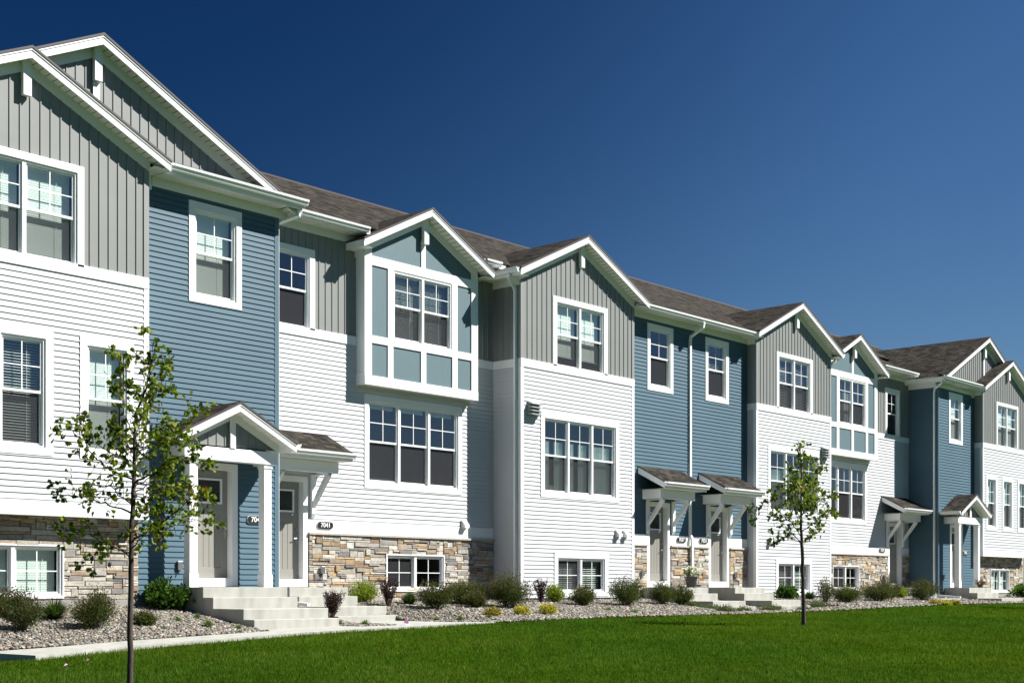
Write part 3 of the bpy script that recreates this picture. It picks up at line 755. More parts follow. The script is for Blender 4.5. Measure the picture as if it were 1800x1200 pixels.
    for sg in (-1, 1):
        ue = pc + sg * 1.1
        b.hexa([(pc, -.82, zt_(pc) - .32), (ue, -.82, zt_(ue) - .32), (ue, -.795, zt_(ue) - .32), (pc, -.795, zt_(pc) - .32),
                (pc, -.82, zt_(pc) - .172), (ue, -.82, zt_(ue) - .172), (ue, -.795, zt_(ue) - .172), (pc, -.795, zt_(pc) - .172)])
    b.box(pc - .06, pc + .06, -.85, -.823, 2.67, zt_(pc) - .18)
    b.build('porch_gable_trim', M['white_trim'], pg)
    b = MB(s); b.box(pc - 1.08, pc + 1.08, -.83, -.62, 2.42, 2.665); b.box(pc - 1.08, pc - .9, -.62, yB - .02, 2.42, 2.665); b.box(pc + .9, pc + 1.08, -.62, yB - .02, 2.42, 2.665)
    b.build('porch_beam', M['white_trim'], o, bevel=.005)
    b = MB(s); b.box(pc - .9, pc + .9, -.62, yB - .02, 2.60, 2.62); b.build('porch_ceiling', M['white_trim'], o)
    for sg in (-1, 1):
        c = pc + sg * .86
        b = MB(s); b.box(c - .09, c + .09, -.80, -.62, .27, 2.42)
        cl = b.build('porch_column', M['white_trim'], o, bevel=.004)
        b = MB(s); b.box(c - .105, c + .105, -.815, -.605, .02, .27); b.build('column_plinth', M['white_trim'], cl, bevel=.004)
        b = MB(s); b.box(c - .105, c + .105, -.815, -.605, 2.34, 2.38); b.build('column_capital', M['white_trim'], cl, bevel=.004)
    for sg in (-1, 1): gutter_y(pg, s, fr_y + .02, yB - .01, pc + sg * (half - .002), sg, zt_(pc + half) - .005)
    rear_wall(o, s, C_, A_)
    b = MB(s); b.prismx([(yB, -.5), (12.5, -.5), (12.5, 7.7), (6.38, 10.5), (yB, 7.7)], A_ + .002, A_ + .1); b.build('end_wall', M['white_siding'], o)
    main_roof(o, s, 15.2, 23.6, 3.0, 7.7, name='rear_roof')
    plaque(o, s * 15.95 if s < 0 else s * 17.75, 1.36 if s < 0 else 1.36, yB - .016, num)
    utility_box(o, s * 17.75 if s < 0 else 15.8, yB + .04, .43)
    return o

# ------------------------------------------------------------------ unit: recessed wall with bay and shed canopy
def canopy(parent, s, c0, c1, Y):
    """small shed roof c0..c1 over a door on wall plane Y"""
    zt, zb, yf = 3.385, 2.91, Y - .93
    b = MB(s)
    b.hexa([(c0, yf, zb - .03), (c1, yf, zb - .03), (c1, Y - .003, zt - .03), (c0, Y - .003, zt - .03), (c0, yf, zb), (c1, yf, zb), (c1, Y - .003, zt), (c0, Y - .003, zt)])
    r = b.build('canopy_roof', M['shingle'], parent)
    b = MB(s)
    for u0, u1 in ((c0 + .01, c0 + .035), (c1 - .035, c1 - .01)):
        b.hexa([(u0, yf + .01, zb - .19), (u1, yf + .01, zb - .19), (u1, Y - .02, zt - .21), (u0, Y - .02, zt - .21), (u0, yf + .01, zb - .032), (u1, yf + .01, zb - .032), (u1, Y - .02, zt - .032), (u0, Y - .02, zt - .032)])
    b.box(c0 + .036, c1 - .036, yf + .011, yf + .035, zb - .19, zb - .035)
    b.build('fascia', M['white_trim'], r)
    b = MB(s); b.F((c0 + .036, yf + .036, zb - .185), (c1 - .036, yf + .036, zb - .185), (c1 - .036, Y - .02, zb - .185), (c0 + .036, Y - .02, zb - .185)); b.build('soffit', M['cream_soffit'], r)
    gutter_x(r, s, c0 - .01, c1 + .01, yf + .008, zb - .012)
    b0, b1 = c0 + .19, c1 - .19
    b = MB(s); b.box(b0, b1, Y - .66, Y - .53, 2.47, 2.72); b.box(b0, b0 + .11, Y - .53, Y - .03, 2.47, 2.72); b.box(b1 - .11, b1, Y - .53, Y - .03, 2.47, 2.72)
    b.build('canopy_beam', M['white_trim'], parent, bevel=.004)
    b = MB(s); b.box(b0 + .11, b1 - .11, Y - .53, Y - .03, 2.58, 2.60); b.build('canopy_ceiling', M['white_trim'], parent)
    for (u0, u1) in ((b0 + .16, b0 + .27), (b1 - .27, b1 - .16)):
        b = MB(s); b.box(u0, u1, Y - .10, Y - .031, 1.62, 2.468)
        b.prismx([(Y - .101, 1.76), (Y - .101, 1.90), (Y - .52, 2.468), (Y - .62, 2.468), (Y - .62, 2.40)], u0 + .012, u1 - .012)
        b.box(u0, u1, Y - .62, Y - .101, 2.44, 2.4685)
        b.prismx([(Y - .031, 1.62), (Y - .10, 1.62), (Y - .06, 1.54), (Y - .031, 1.52)], u0 + .01, u1 - .01)
        b.build('canopy_bracket', M['white_trim'], parent, bevel=.003)
def unit_C(s, label, num, px, group):
    o = empty('townhouse', (s * 11.5, yC, -.3), label, 'townhouse', group)
    wU = (13.62, 14.53, 5.62, 7.25); dC = (13.80, 14.68); wL = (8.99, 11.90, 2.40, 4.27); wb = (9.52, 11.36, -.03, .76)
    batten_wall('grey_wall', M['grey_siding'], o, s, 'x', yC, D_, C_, BAND1, 7.76, [wU], uref=D_)
    stz = 1.22
    lap_wall('white_wall', M['white_siding'], o, s, 'x', yC, D_, C_, 1.5, BAND0, [(wL[0], wL[1], wL[2], wL[3]), (dC[0], dC[1], .02, 2.30)])
    for a, q, c0, c1 in ((D_ + .01, C_ - .01, BAND0, BAND1), (D_ + .01, 13.68, stz + .002, 1.5), (14.80, C_ - .01, stz + .002, 1.5)):
        b = MB(s); b.box(a, q, yC - .03, yC + .012, c0, c1); b.build('white_band', M['white_trim'], o)
    stone_wall('stone_wall', o, s, 'x', yC - .0, D_ + .01, 13.66, -.3, stz - .05, [wb], seed=11 + s)
    if True: stone_wall('stone_wall', o, s, 'x', yC - .0, 14.82, C_ - .01, -.3, stz - .05, [], seed=21 + s)
    b = MB(s); b.box(D_ + .01, 13.67, yC - .085, yC + .01, stz - .05, stz); b.build('cap_stone', M['capstone'], o, bevel=.006); b = MB(s); b.box(14.81, C_ - .01, yC - .085, yC + .01, stz - .05, stz)
    b.build('cap_stone', M['capstone'], o, bevel=.006)
    b = MB(s); b.box(D_, C_, yC + .01, yC + .1, -.6, -.29); b.build('foundation', M['old_concrete'], o)
    window(o, s, *wU, yC, 1, 'hung', None, (.15, .12, .13, 0))
    window(o, s, *wL, yC, 3, 'hung', 'rolled' if s < 0 else None, (.13, .13, .14, .13))
    window(o, s, wb[0], wb[1], wb[2], wb[3], yC - .03, 2, 'slider', None, (.03, .03, .03, .05))
    door(o, s, dC[0], dC[1], yC, .20, 2.30, .12)
    canopy(o, s, 13.15, 15.22, yC)
    # main roof part with eave
    ye = .45; mr_ = main_roof(o, s, D_ - .0, 15.35, ye, 7.9, behind=(8.61, 12.26, .68))
    eave_x(mr_, s, D_ + .02, 8.62, ye + .012, yC, 7.90, 7.72, zmain(ye) - .0, .16)
    eave_x(mr_, s, 12.25, C_ - .32, ye + .012, yC, 7.90, 7.72, zmain(ye) - .0, .16)
    gutter_x(mr_, s, 12.35, 15.08, ye + .006, zmain(ye) - .01)
    gutter_x(mr_, s, 8.0, 8.55, ye + .006, zmain(ye) - .01)
    # bay
    xc, hf, zpk, k = 10.45, 2.13, 8.836, .515; yb = .629; l, r = 8.60, 12.27
    bay = MB(s); gw = (9.50, 11.38, 5.68, 7.25)
    sheet(bay, l, r, 4.60, 7.48, yb + .014, [gw])
    tp = lambda u: zpk - k * abs(u - xc) - .18
    bay.F((l, yb + .014, 7.48), (r, yb + .014, 7.48), (r, yb + .014, tp(r)), (xc, yb + .014, tp(xc)), (l, yb + .014, tp(l)))
    by = bay.build('bay_window', M['teal_panel'], o)
    t = MB(s); Y0, Y1 = yb - .012, yb + .012
    t.box(l - .01, 8.82, Y0, Y1, 4.785, 7.66); t.box(12.06, r + .01, Y0, Y1, 4.785, 7.66)
    t.box(l - .01, r + .01, Y0 - .01, Y1, 4.57, 4.784)
    t.box(8.821, 12.059, Y0, Y1, 5.52, 5.69); t.box(8.821, 12.059, Y0, Y1, 7.27, 7.48)
    for a, q in ((9.30, 9.48), (10.35, 10.52), (11.40, 11.57)): t.box(a, q, Y0 + .002, Y1, 4.785, 5.519)
    t.box(9.30, 9.50, Y0 + .002, Y1, 5.691, 7.269); t.box(11.38, 11.57, Y0 + .002, Y1, 5.691, 7.269)
    t.box(10.37, 10.51, Y0 + .004, Y1, 7.481, 8.1)
    t.build('bay_trim', M['white_trim'], by, bevel=.003)
    for u in (l, r):
        sd_ = MB(s)
        sd_.box(u, u - .02 if u == r else u + .02, yb + .02, yC - .002, 4.85, 7.60)
        sd_.box(u + (.006 if u == r else -.006), u - .02 if u == r else u + .02, yb + .013, yC - .002, 4.575, 4.843)
        sd_.build('bay_side', M['white_trim'], by)
    bt = MB(s); bt.box(l, r, yb + .012, yC - .002, 4.59, 4.61); bt.build('bay_underside', M['cream_soffit'], by)
    window(by, s, gw[0], gw[1], gw[2], gw[3], yb + .012, 2, 'hung', 'open' if s < 0 else None, (0, 0, 0, 0))
    gr = gable_roof(o, s, xc, hf, zpk, k, yb - .322, 2.4, yb, name='bay_roof', fas=.16, king=(.15, 8.02, .13), fr=.20)
    for sg in (-1, 1):
        ue = xc + sg * (hf - .003); ze = zpk - k * hf
        b = MB(s); b.box(ue - sg * .02, ue, yb - .30, yC - .002, ze - .19, ze - .037); b.build('side_fascia', M['white_trim'], gr)
        b = MB(s); b.F((ue - sg * .02, yb - .30, ze - .17), (xc + sg * 1.83, yb - .30, ze - .17), (xc + sg * 1.83, yC - .002, ze - .17), (ue - sg * .02, yC - .002, ze - .17)); b.build('side_soffit', M['cream_soffit'], gr)
        b = MB(s); b.box(xc + sg * 1.835, xc + sg * 1.86, yb + .02, yC - .002, 7.44, ze - .171); b.build('side_frieze', M['white_trim'], gr)
    rear_wall(o, s, D_, C_)
    plaque(o, px, 1.385, yC - .032, num)
    white_vent(o, s * 8.80, yC - .02, 1.56)
    utility_box(o, s * 13.30, yC, .40)
    return o

# ------------------------------------------------------------------ unit: grey gable front + blue entry half
def unit_DE(s, label, num, px, group):
    o = empty('townhouse', (s * 4.0, 0, -.3), label, 'townhouse', group)
    xc, half, zpk, k = 5.43, 2.64, 9.066, .482
    up = (4.43, 6.36, 5.62, 7.25); mid = (3.92, 6.84, 2.40, 4.27); low = (4.39, 6.32, -.10, .77)
    batten_wall('grey_gable_wall', M['grey_siding'], o, s, 'x', yD, E_, D_, BAND1, topf(xc, zpk, k, .2), [up], uref=E_ + .04)
    batten_wall('grey_side_wall', M['grey_siding'], o, s, 'y', D_, yD, yC, BAND1, 7.8, out=1)
    batten_wall('grey_side_wall', M['grey_siding'], o, s, 'y', E_, yD, yE, BAND1, 7.7, out=-1)
    lap_wall('white_wall', M['white_siding'], o, s, 'x', yD, E_, D_, -.24, BAND0, [mid, low])
    lap_wall('white_side_wall', M['white_siding'], o, s, 'y', D_, yD, yC, -.24, BAND0, out=1)
    lap_wall('white_side_wall', M['white_siding'], o, s, 'y', E_, yD, yE, -.24, BAND0, out=-1)
    b = MB(s); b.box(E_ - .02, D_ + .02, yD - .03, yD + .01, BAND0, BAND1); b.box(D_ + .003, D_ + .02, yD + .01, yC - .031, BAND0, BAND1); b.box(E_ - .02, E_ - .003, yD + .01, yE, BAND0, BAND1)
    b.build('white_band', M['white_trim'], o)
    b = MB(s); b.box(E_ + .01, D_ - .01, .012, .15, -.6, -.24); b.box(D_ - .15, D_ - .01, .15, yC, -.6, -.24); b.build('foundation', M['old_concrete'], o)
    for u, om in ((E_, -1), (D_, 1)):
        corner(o, s, u, yD, BAND1, 7.60, M['grey_trim'], om); corner(o, s, u, yD, -.24, BAND0, M['white_trim'], om)
    window(o, s, *up, yD, 2, 'hung', 'closed' if s < 0 else 'open', (.15, .15, .14, 0), cover=.82 if s < 0 else 1)
    window(o, s, *mid, yD, 3, 'hung', 'curtain', (.14, .14, .14, .12))
    window(o, s, *low, yD, 2, 'slider', 'open', (.14, .14, .16, .11))
    g = gable_roof(o, s, xc, half, zpk, k, -.313, 2.9, yD, king=(.14, 8.26, .13))
    ze = zpk - k * half
    # left / right eave of the gable above the side walls
    for sg, wall, y1 in ((1, D_, yC), (-1, E_, yE)):
        ue = xc + sg * (half - .003)
        b = MB(s); b.box(ue - sg * .02, ue, -.29, y1 - .002, ze - .19, ze - .037); b.build('side_fascia', M['white_trim'], g)
        b = MB(s); b.F((ue - sg * .02, -.29, ze - .165), (wall, -.29, ze - .165), (wall, y1, ze - .165), (ue - sg * .02, y1, ze - .165)); b.build('side_soffit', M['cream_soffit'], g)
        b = MB(s); b.box(wall + sg * .004, wall + sg * .03, .02, y1, ze - .33, ze - .167); b.build('side_frieze', M['white_trim'], g)
    gutter_y(g, s, -.29, yC - .3, xc + half - .001, 1, ze - .008)
    pipe(o, s, [(xc + half + .05, .0, ze - .13), (xc + half + .04, .03, ze - .22), (D_ + .10, .12, ze - .40), (D_ + .065, .12, ze - .50), (D_ + .065, .12, -.25), (D_ + .065, .05, -.33), (D_ + .065, -.35, -.36)])
    # blue half
    wE = (.96, 1.92, 5.66, 7.27); dE = (1.10, 1.96)
    lap_wall('blue_wall', M['blue_siding'], o, s, 'x', yE, 0.0, E_, 1.5, 7.50, [wE, (dE[0], dE[1], .02, 2.30)])
    b = MB(s); b.box(.001, dE[0] - .13, yE - .03, yE + .01, 1.222, 1.5); b.build('white_band', M['white_trim'], o); b = MB(s); b.box(dE[1] + .13, E_ - .03, yE - .03, yE + .01, 1.222, 1.5); b.build('white_band', M['white_trim'], o)
    stone_wall('stone_wall', o, s, 'x', yE, 0.0, dE[0] - .14, -.0, 1.17, [], seed=31 + s)
    stone_wall('stone_wall', o, s, 'x', yE, dE[1] + .14, E_ - .03, -.28, 1.17, [], seed=41 + s)
    b = MB(s); b.box(.001, dE[0] - .135, yE - .085, yE + .01, 1.17, 1.22); b.build('cap_stone', M['capstone'], o, bevel=.006); b = MB(s); b.box(dE[1] + .135, E_ - .03, yE - .085, yE + .01, 1.17, 1.22); b.build('cap_stone', M['capstone'], o, bevel=.006)
    window(o, s, *wE, yE, 1, 'hung', None if s < 0 else 'open', (.14, .14, .13, .13), cover=.5)
    door(o, s, dE[0], dE[1], yE, .20, 2.30, .12)
    canopy(o, s, .47, 2.50, yE)
    ye = -.125; mr_ = main_roof(o, s, 0.0, D_, ye, 7.66, behind=(E_ - .02, D_, .06))
    eave_x(mr_, s, 0.0, E_ - .02, ye + .012, yE, 7.66, 7.48, zmain(ye), .17)
    gutter_x(mr_, s, 0.0, 2.78, ye + .006, zmain(ye) - .008)
    rear_wall(o, s, 0, D_)
    plaque(o, px, 1.39, yE - .032, num)
    fireplace_vent(o, s * 7.28, yD - .015, 4.45)
    white_vent(o, s * 3.86, yD - .015, 1.46)
    if s < 0: white_vent(o, s * 3.52, yD - .015, 1.46)
    utility_box(o, -2.35 if s < 0 else 2.35, yE - .01, .42)
    return o

G_ = 'townhouses of the attached row'
unit_AB(-1, 'left end townhouse with twin grey gables, tall blue wall and gabled porch on white columns', '7045', None, G_)
unit_C(-1, 'townhouse 7041 with teal bay over white siding and stone base, right of tall blue wall', '7041', -13.20, G_)
o37 = unit_DE(-1, 'townhouse 7037 with grey gable, white siding and triple curtained window, left of the middle downpipe', '7037', -.46, G_)
o33 = unit_DE(1, 'townhouse 7033 with grey gable behind the farther young tree, right of the middle downpipe', '7033', .68, G_)
unit_C(1, 'farther townhouse with projecting teal bay, half hidden behind the second grey gable', '7029', 13.15, G_)
unit_AB(1, 'right end townhouse with big dark roof and twin grey gables at the right edge', '7025', None, G_)
pipe(o37, 1, [(0, -.19, 7.64), (0, -.17, 7.50), (0, .26, 7.28), (0, .285, 7.16), (0, .285, 1.56), (0, .225, 1.44), (0, .215, 1.36), (0, .215, .10), (0, .18, .06)])

# ------------------------------------------------------------------ front steps
def steps(s, u0, u1, ytop, yback, label, tops=(.02, -.168, -.37, -.555)):
    b = MB(s)
    e = .001
    b.box(u0, u1, ytop, yback, -.9, tops[0])
    b.box(u0, u1, ytop - .31, ytop - e, -.9, tops[1])
    b.box(u0, u1, ytop - 1.22, ytop - .31 - e, -.95, tops[2])
    b.box(u0, u1, ytop - 1.53, ytop - 1.22 - e, -1.0, tops[3])
    o = b.build('front_steps', M['concrete'], None, bevel=.012, label=label, cat='steps', group='concrete front steps of the row')
    return o
steps(-1, 15.92, 17.88, -1.22, -.262, 'wide concrete front steps under the gabled porch with white columns at left')
steps(-1, 13.35, 14.94, -.05, .84, 'concrete front steps below door 7041, beside the stone wall and purple barberry')
steps(-1, .68, 2.30, -.80, .26, 'concrete front steps of door 7037, with the flower pot on its landing', (.02, -.145, -.345, -.495))
steps(1, .68, 2.30, -.80, .26, 'concrete front steps of door 7033, left of the farther young tree', (.02, -.145, -.345, -.495))
steps(1, 13.40, 15.05, -.05, .84, 'far concrete steps half hidden by brown shrubs at the recessed door')
steps(1, 15.92, 17.88, -1.22, -.262, 'farthest concrete steps under the small gabled porch at right')

# ------------------------------------------------------------------ ground, bed, path
def grid_mesh(name, xs, ys, hf, m, **kw):
    X, Y = np.meshgrid(xs, ys); Z = hf(X, Y)
    v = np.stack([X.ravel(), Y.ravel(), Z.ravel()], 1); nx, ny = len(xs), len(ys)
    f = [(j * nx + i, j * nx + i + 1, (j + 1) * nx + i + 1, (j + 1) * nx + i) for j in range(ny - 1) for i in range(nx - 1)]
    me = bpy.data.meshes.new(name); me.from_pydata(v.tolist(), [], f); me.update(); me.materials.append(m)
    me.polygons.foreach_set('use_smooth', [True] * len(me.polygons))
    o = bpy.data.objects.new(name, me); return finish(o, None, **kw)
M['lawn'] = mat('lawn_soil_and_thatch', (0.016, 0.05, 0.003), 1.0, 0, 3.0, 0.5, 60, col2=(0.028, 0.08, 0.005), spec=0.0)
xs = np.concatenate([[-2500, -600, -150, -70], np.arange(-45, -26, .75), np.arange(-26, -21, .1), np.arange(-21, 45, .6), [70, 150, 600, 2500]])
ys = np.concatenate([[-2500, -600, -150, -70], np.arange(-40, -10, .75), np.arange(-10, -3, .2), np.arange(-3, 8, .75), [14, 30, 100, 600, 2500]])
def hlawn(X, Y):
    z = HG(X, Y); z = np.where(Y > bed_edge(X) + .4, z - .35, z)
    return z
grid_mesh('lawn', xs, ys, hlawn, M['lawn'], kind='structure')
# concrete walk
front = [(-23.45, -5.40), (-22.2, -4.95), (-21.5, -4.72), (-20.6, -4.5), (-19.0, -4.35), (-17.8, -4.25), (-16.6, -4.25), (-15.2, -4.22), (-13.9, -4.0), (-12.9, -3.85)]
back = [(-23.5, -3.95), (-22.5, -3.88), (-20.9, -3.46), (-20.0, -3.40), (-17.9, -3.2), (-17.89, -2.72), (-15.9, -2.72), (-15.88, -3.35), (-15.2, -3.55), (-14.95, -3.0), (-14.95, -1.55), (-13.4, -1.55), (-13.35, -3.3), (-12.7, -3.75)]
def zw(x): return float(zE(x)) + .028
def walk_mesh():
    import bmesh
    bm = bmesh.new(); poly = front + back[::-1]
    top = [bm.verts.new((x, y, zw(x))) for x, y in poly]; f = bm.faces.new(top)
    r = bmesh.ops.extrude_face_region(bm, geom=[f]); vs = [g for g in r['geom'] if isinstance(g, bmesh.types.BMVert)]
    for v in vs: v.co.z -= .32
    bmesh.ops.recalc_face_normals(bm, faces=bm.faces[:])
    bmesh.ops.triangulate(bm, faces=bm.faces[:])
    me = bpy.data.meshes.new('path'); bm.to_mesh(me); bm.free(); me.materials.append(M['concrete'])
    finish(bpy.data.objects.new('path', me), None, kind='structure')
walk_mesh()
def in_poly(x, y, poly):
    ins = np.zeros(len(x), bool); n = len(poly)
    for i in range(n):
        (x1, y1), (x2, y2) = poly[i], poly[(i + 1) % n]
        c = ((y1 > y) != (y2 > y)) & (x < (x2 - x1) * (y - y1) / (y2 - y1 + 1e-12) + x1)
        ins ^= c
    return ins
WALK = front + back[::-1]
# gravel bed
M['gravel_base'] = mat('gravel_fines', (0.07, 0.06, 0.055), 0.95, 0, 26, 0.9, 60, col2=(0.22, 0.19, 0.17))
bx = np.arange(-27, 30.1, .12); tt = np.linspace(0, 1, 40)
V = []; F = []
for i, x in enumerate(bx):
    e0 = float(bed_edge(x)) - .05; e1 = .95
    for t in tt:
        y = e0 + (e1 - e0) * t; V.append((x, y, float(HG(x, y)) + .012 + (.0 if t > 0 else -.03)))
V = np.array(V); V[in_poly(V[:, 0], V[:, 1], WALK), 2] -= .3; V = V.tolist(); n_ = len(tt)
for i in range(len(bx) - 1):
    for j in range(n_ - 1): F.append((i * n_ + j, (i + 1) * n_ + j, (i + 1) * n_ + j + 1, i * n_ + j + 1))
me = bpy.data.meshes.new('gravel_bed'); me.from_pydata(V, [], F); me.update(); me.materials.append(M['gravel_base'])
finish(bpy.data.objects.new('gravel_bed', me), None, kind='structure')
def blocked(x, y):       # steps footprints and walk
    b = in_poly(x, y, WALK)
    for s in (-1, 1):
        for u0, u1, yt, yb_ in ((15.92, 17.88, -1.22, -.2), (13.4, 15.05, -.05, .9), (.68, 2.3, -.8, .3)):
            a, q = min(s * u0, s * u1), max(s * u0, s * u1)
            b |= (x > a - .03) & (x < q + .03) & (y > yt - 1.56) & (y < yb_)
    return b
def wall_y(x):
    m = np.abs(x)
    return np.where(m < E_, yE, np.where(m < D_, yD, np.where(m < C_, yC, yB)))
# pebbles
def pebbles():
    ico = []
    ph = (1 + 5 ** .5) / 2
    iv = np.array([(-1, ph, 0), (1, ph, 0), (-1, -ph, 0), (1, -ph, 0), (0, -1, ph), (0, 1, ph), (0, -1, -ph), (0, 1, -ph), (ph, 0, -1), (ph, 0, 1), (-ph, 0, -1), (-ph, 0, 1)]) / (1 + ph * ph) ** .5
    fi = [(0, 11, 5), (0, 5, 1), (0, 1, 7), (0, 7, 10), (0, 10, 11), (1, 5, 9), (5, 11, 4), (11, 10, 2), (10, 7, 6), (7, 1, 8), (3, 9, 4), (3, 4, 2), (3, 2, 6), (3, 6, 8), (3, 8, 9), (4, 9, 5), (2, 4, 11), (6, 2, 10), (8, 6, 7), (9, 8, 1)]
    fi = np.array(fi)
    P_, S_ = [], []
    for (x0, x1, dens, r0, r1) in ((-25, -12.5, 1150, .012, .038), (-12.5, -3, 560, .018, .046), (-3, 20, 240, .03, .06)):
        n = int((x1 - x0) * 4.6 * dens); x = RNG.uniform(x0, x1, n); y = RNG.uniform(-4.3, .93, n)
        ok = (y > bed_edge(x) - .02) & (y < wall_y(x) - .0) & ~blocked(x, y); x, y = x[ok], y[ok]
        P_.append(np.stack([x, y, HG(x, y) + .018], 1)); S_.append(RNG.uniform(r0, r1, len(x)))
    P = np.concatenate(P_); S = np.concatenate(S_); n = len(P)
    sc = np.stack([S * RNG.uniform(.8, 1.3, n), S * RNG.uniform(.8, 1.3, n), S * RNG.uniform(.45, .8, n)], 1)
    a = RNG.uniform(0, 6.28, n); ca, sa = np.cos(a), np.sin(a)
    v = iv[None] * sc[:, None]; v = v * RNG.uniform(.85, 1.15, v.shape)
    vx = v[..., 0] * ca[:, None] - v[..., 1] * sa[:, None]; vy = v[..., 0] * sa[:, None] + v[..., 1] * ca[:, None]
    tilt = RNG.uniform(-.35, .35, n)[:, None]
    v = np.stack([vx, vy, v[..., 2] + tilt * vx], 2) + P[:, None]
    v[..., 2] += RNG.uniform(0, .018, n)[:, None]
    pal = np.array([(.50, .46, .38), (.36, .30, .25), (.44, .32, .26), (.20, .19, .18), (.58, .55, .47), (.32, .24, .17), (.11, .11, .11), (.40, .37, .31), (.30, .21, .18), (.24, .24, .23), (.40, .30, .20)])
    pal = pal * np.array([.60, .63, .61])
    c = pal[RNG.integers(0, len(pal), n)] * RNG.uniform(.45, 1.3, (n, 1))
    me = bpy.data.meshes.new('gravel'); nv = n * 12; nf = n * 20
    me.vertices.add(nv); me.vertices.foreach_set('co', v.reshape(-1).astype(np.float32))
    idx = (fi[None] + (np.arange(n) * 12)[:, None, None]).reshape(-1).astype(np.int32)
    me.loops.add(nf * 3); me.loops.foreach_set('vertex_index', idx)
    me.polygons.add(nf); me.polygons.foreach_set('loop_start', np.arange(nf, dtype=np.int32) * 3); me.polygons.foreach_set('loop_total', np.full(nf, 3, dtype=np.int32))
    me.update(calc_edges=True); me.polygons.foreach_set('use_smooth', np.ones(nf, bool))
    at = me.color_attributes.new('Col', 'FLOAT_COLOR', 'POINT'); cc = np.ones((nv, 4), np.float32); cc[:, :3] = np.repeat(c, 12, 0); at.data.foreach_set('color', cc.ravel())
    me.materials.append(M['pebble'])
    finish(bpy.data.objects.new('gravel', me), None, kind='stuff', label='mixed pink, grey and tan landscaping pebbles in the planting bed along the row', cat='gravel')
pebbles()
# grass
def grass():
    ct, st = math.cos(TH), math.sin(TH)
    N = 900000
    d = 8.5 * (80 / 8.5) ** RNG.uniform(0, 1, N); t = RNG.uniform(-.46, .46, N) * 1.05
    x = CX + d * (st + t * ct); y = CY + d * (ct - t * st)
    wd = .0026 + .00020 * d
    n2 = 60000; x2 = RNG.uniform(-45, 40, n2); y2 = RNG.uniform(-26, -3.5, n2); x = np.concatenate([x, x2]); y = np.concatenate([y, y2]); wd = np.concatenate([wd, np.full(n2, .012)])
    edge = bed_edge(x) + RNG.normal(0, .05, len(x))
    wf = np.interp(x, [p[0] for p in front], [p[1] for p in front])
    nearw = (x > -23.46) & (x < -12.9)
    ok = (y < edge) & ~(nearw & (y > wf + RNG.normal(0.02, .035, len(x)))) & ~((x <= -23.46) & (y > -3.9)) & (y > -60)
    x, y, wd = x[ok], y[ok], wd[ok]; n = len(x)
    z = HG(x, y) - .005
    pn = .5 + .25 * (np.sin(x * 1.7 + 1.3 * np.sin(y * .9)) + np.sin(y * 2.3 + 1.1 * np.sin(x * 1.3)))     # clumps of longer and shorter turf
    h = RNG.uniform(.035, .062, n) * (.8 + .45 * pn)
    a = RNG.uniform(0, 6.283, n); la = RNG.uniform(0, 6.283, n); ln = RNG.uniform(.1, .75, n) * h
    dx, dy = np.cos(a) * wd * .5, np.sin(a) * wd * .5
    lx, ly = np.cos(la) * ln, np.sin(la) * ln
    p0 = np.stack([x - dx, y - dy, z], 1); p1 = np.stack([x + dx, y + dy, z], 1)
    m0 = np.stack([x - dx * .8 + lx * .3, y - dy * .8 + ly * .3, z + h * .6], 1); m1 = np.stack([x + dx * .8 + lx * .3, y + dy * .8 + ly * .3, z + h * .6], 1)
    tp = np.stack([x + lx, y + ly, z + h], 1)
    tri = np.stack([p0, p1, m1, p0, m1, m0, m0, m1, tp], 1).reshape(-1, 3)
    pn2 = .5 + .25 * (np.sin(x * .55 + 1.9 * np.sin(y * .35)) + np.sin(y * .8 + 1.4 * np.sin(x * .4)))
    big = .5 + .5 * np.sin(x * .31 + 2.1 * np.sin(y * .22 + 1)) * np.sin(y * .41 + 1.3 * np.sin(x * .27))
    base = np.stack([.050 + .030 * pn2 + .014 * big, .108 + .026 * pn2 + .010 * big, .010 + .004 * pn], 1) * RNG.uniform(.5, 1.4, (n, 1)) * (.70 + .34 * pn + .26 * np.abs(np.sin(x * 4.1 + 2 * np.sin(y * 3.3)) * np.sin(y * 4.7 + 2 * np.sin(x * 2.9))))[:, None]
    yel = RNG.uniform(0, 1, n) < .05; base[yel] = base[yel] * np.array([2.2, 1.5, 3.5])
    np_mesh('grass', tri, 3, np.repeat(base, 3, 0), M['grass'], kind='stuff', label='short mown green lawn grass in front of the row', cat='grass')
grass()

# ------------------------------------------------------------------ plants
def rot_leaves(n, L, Wd, c, nrm_up=.3, rng=RNG, droop=0.0, dirs=None):
    """n folded leaves (2 triangles each side of the midrib) around centres c (n,3)"""
    d = rng.normal(size=(n, 3)) if dirs is None else dirs + rng.normal(size=(n, 3)) * .55
    d[:, 2] += nrm_up - droop; d /= np.linalg.norm(d, axis=1)[:, None]
    r = rng.normal(size=(n, 3)); sd_ = np.cross(d, r); sd_ /= np.linalg.norm(sd_, axis=1)[:, None]; up = np.cross(sd_, d)
    L = L * rng.uniform(.6, 1.2, n)[:, None]; Wd = Wd * rng.uniform(.7, 1.2, n)[:, None]
    tip = c + d * L; mid = c + d * L * .5
    l = mid + sd_ * Wd * .5 + up * Wd * .15; r_ = mid - sd_ * Wd * .5 + up * Wd * .15
    return np.stack([c, l, tip, c, tip, r_], 1).reshape(-1, 3)
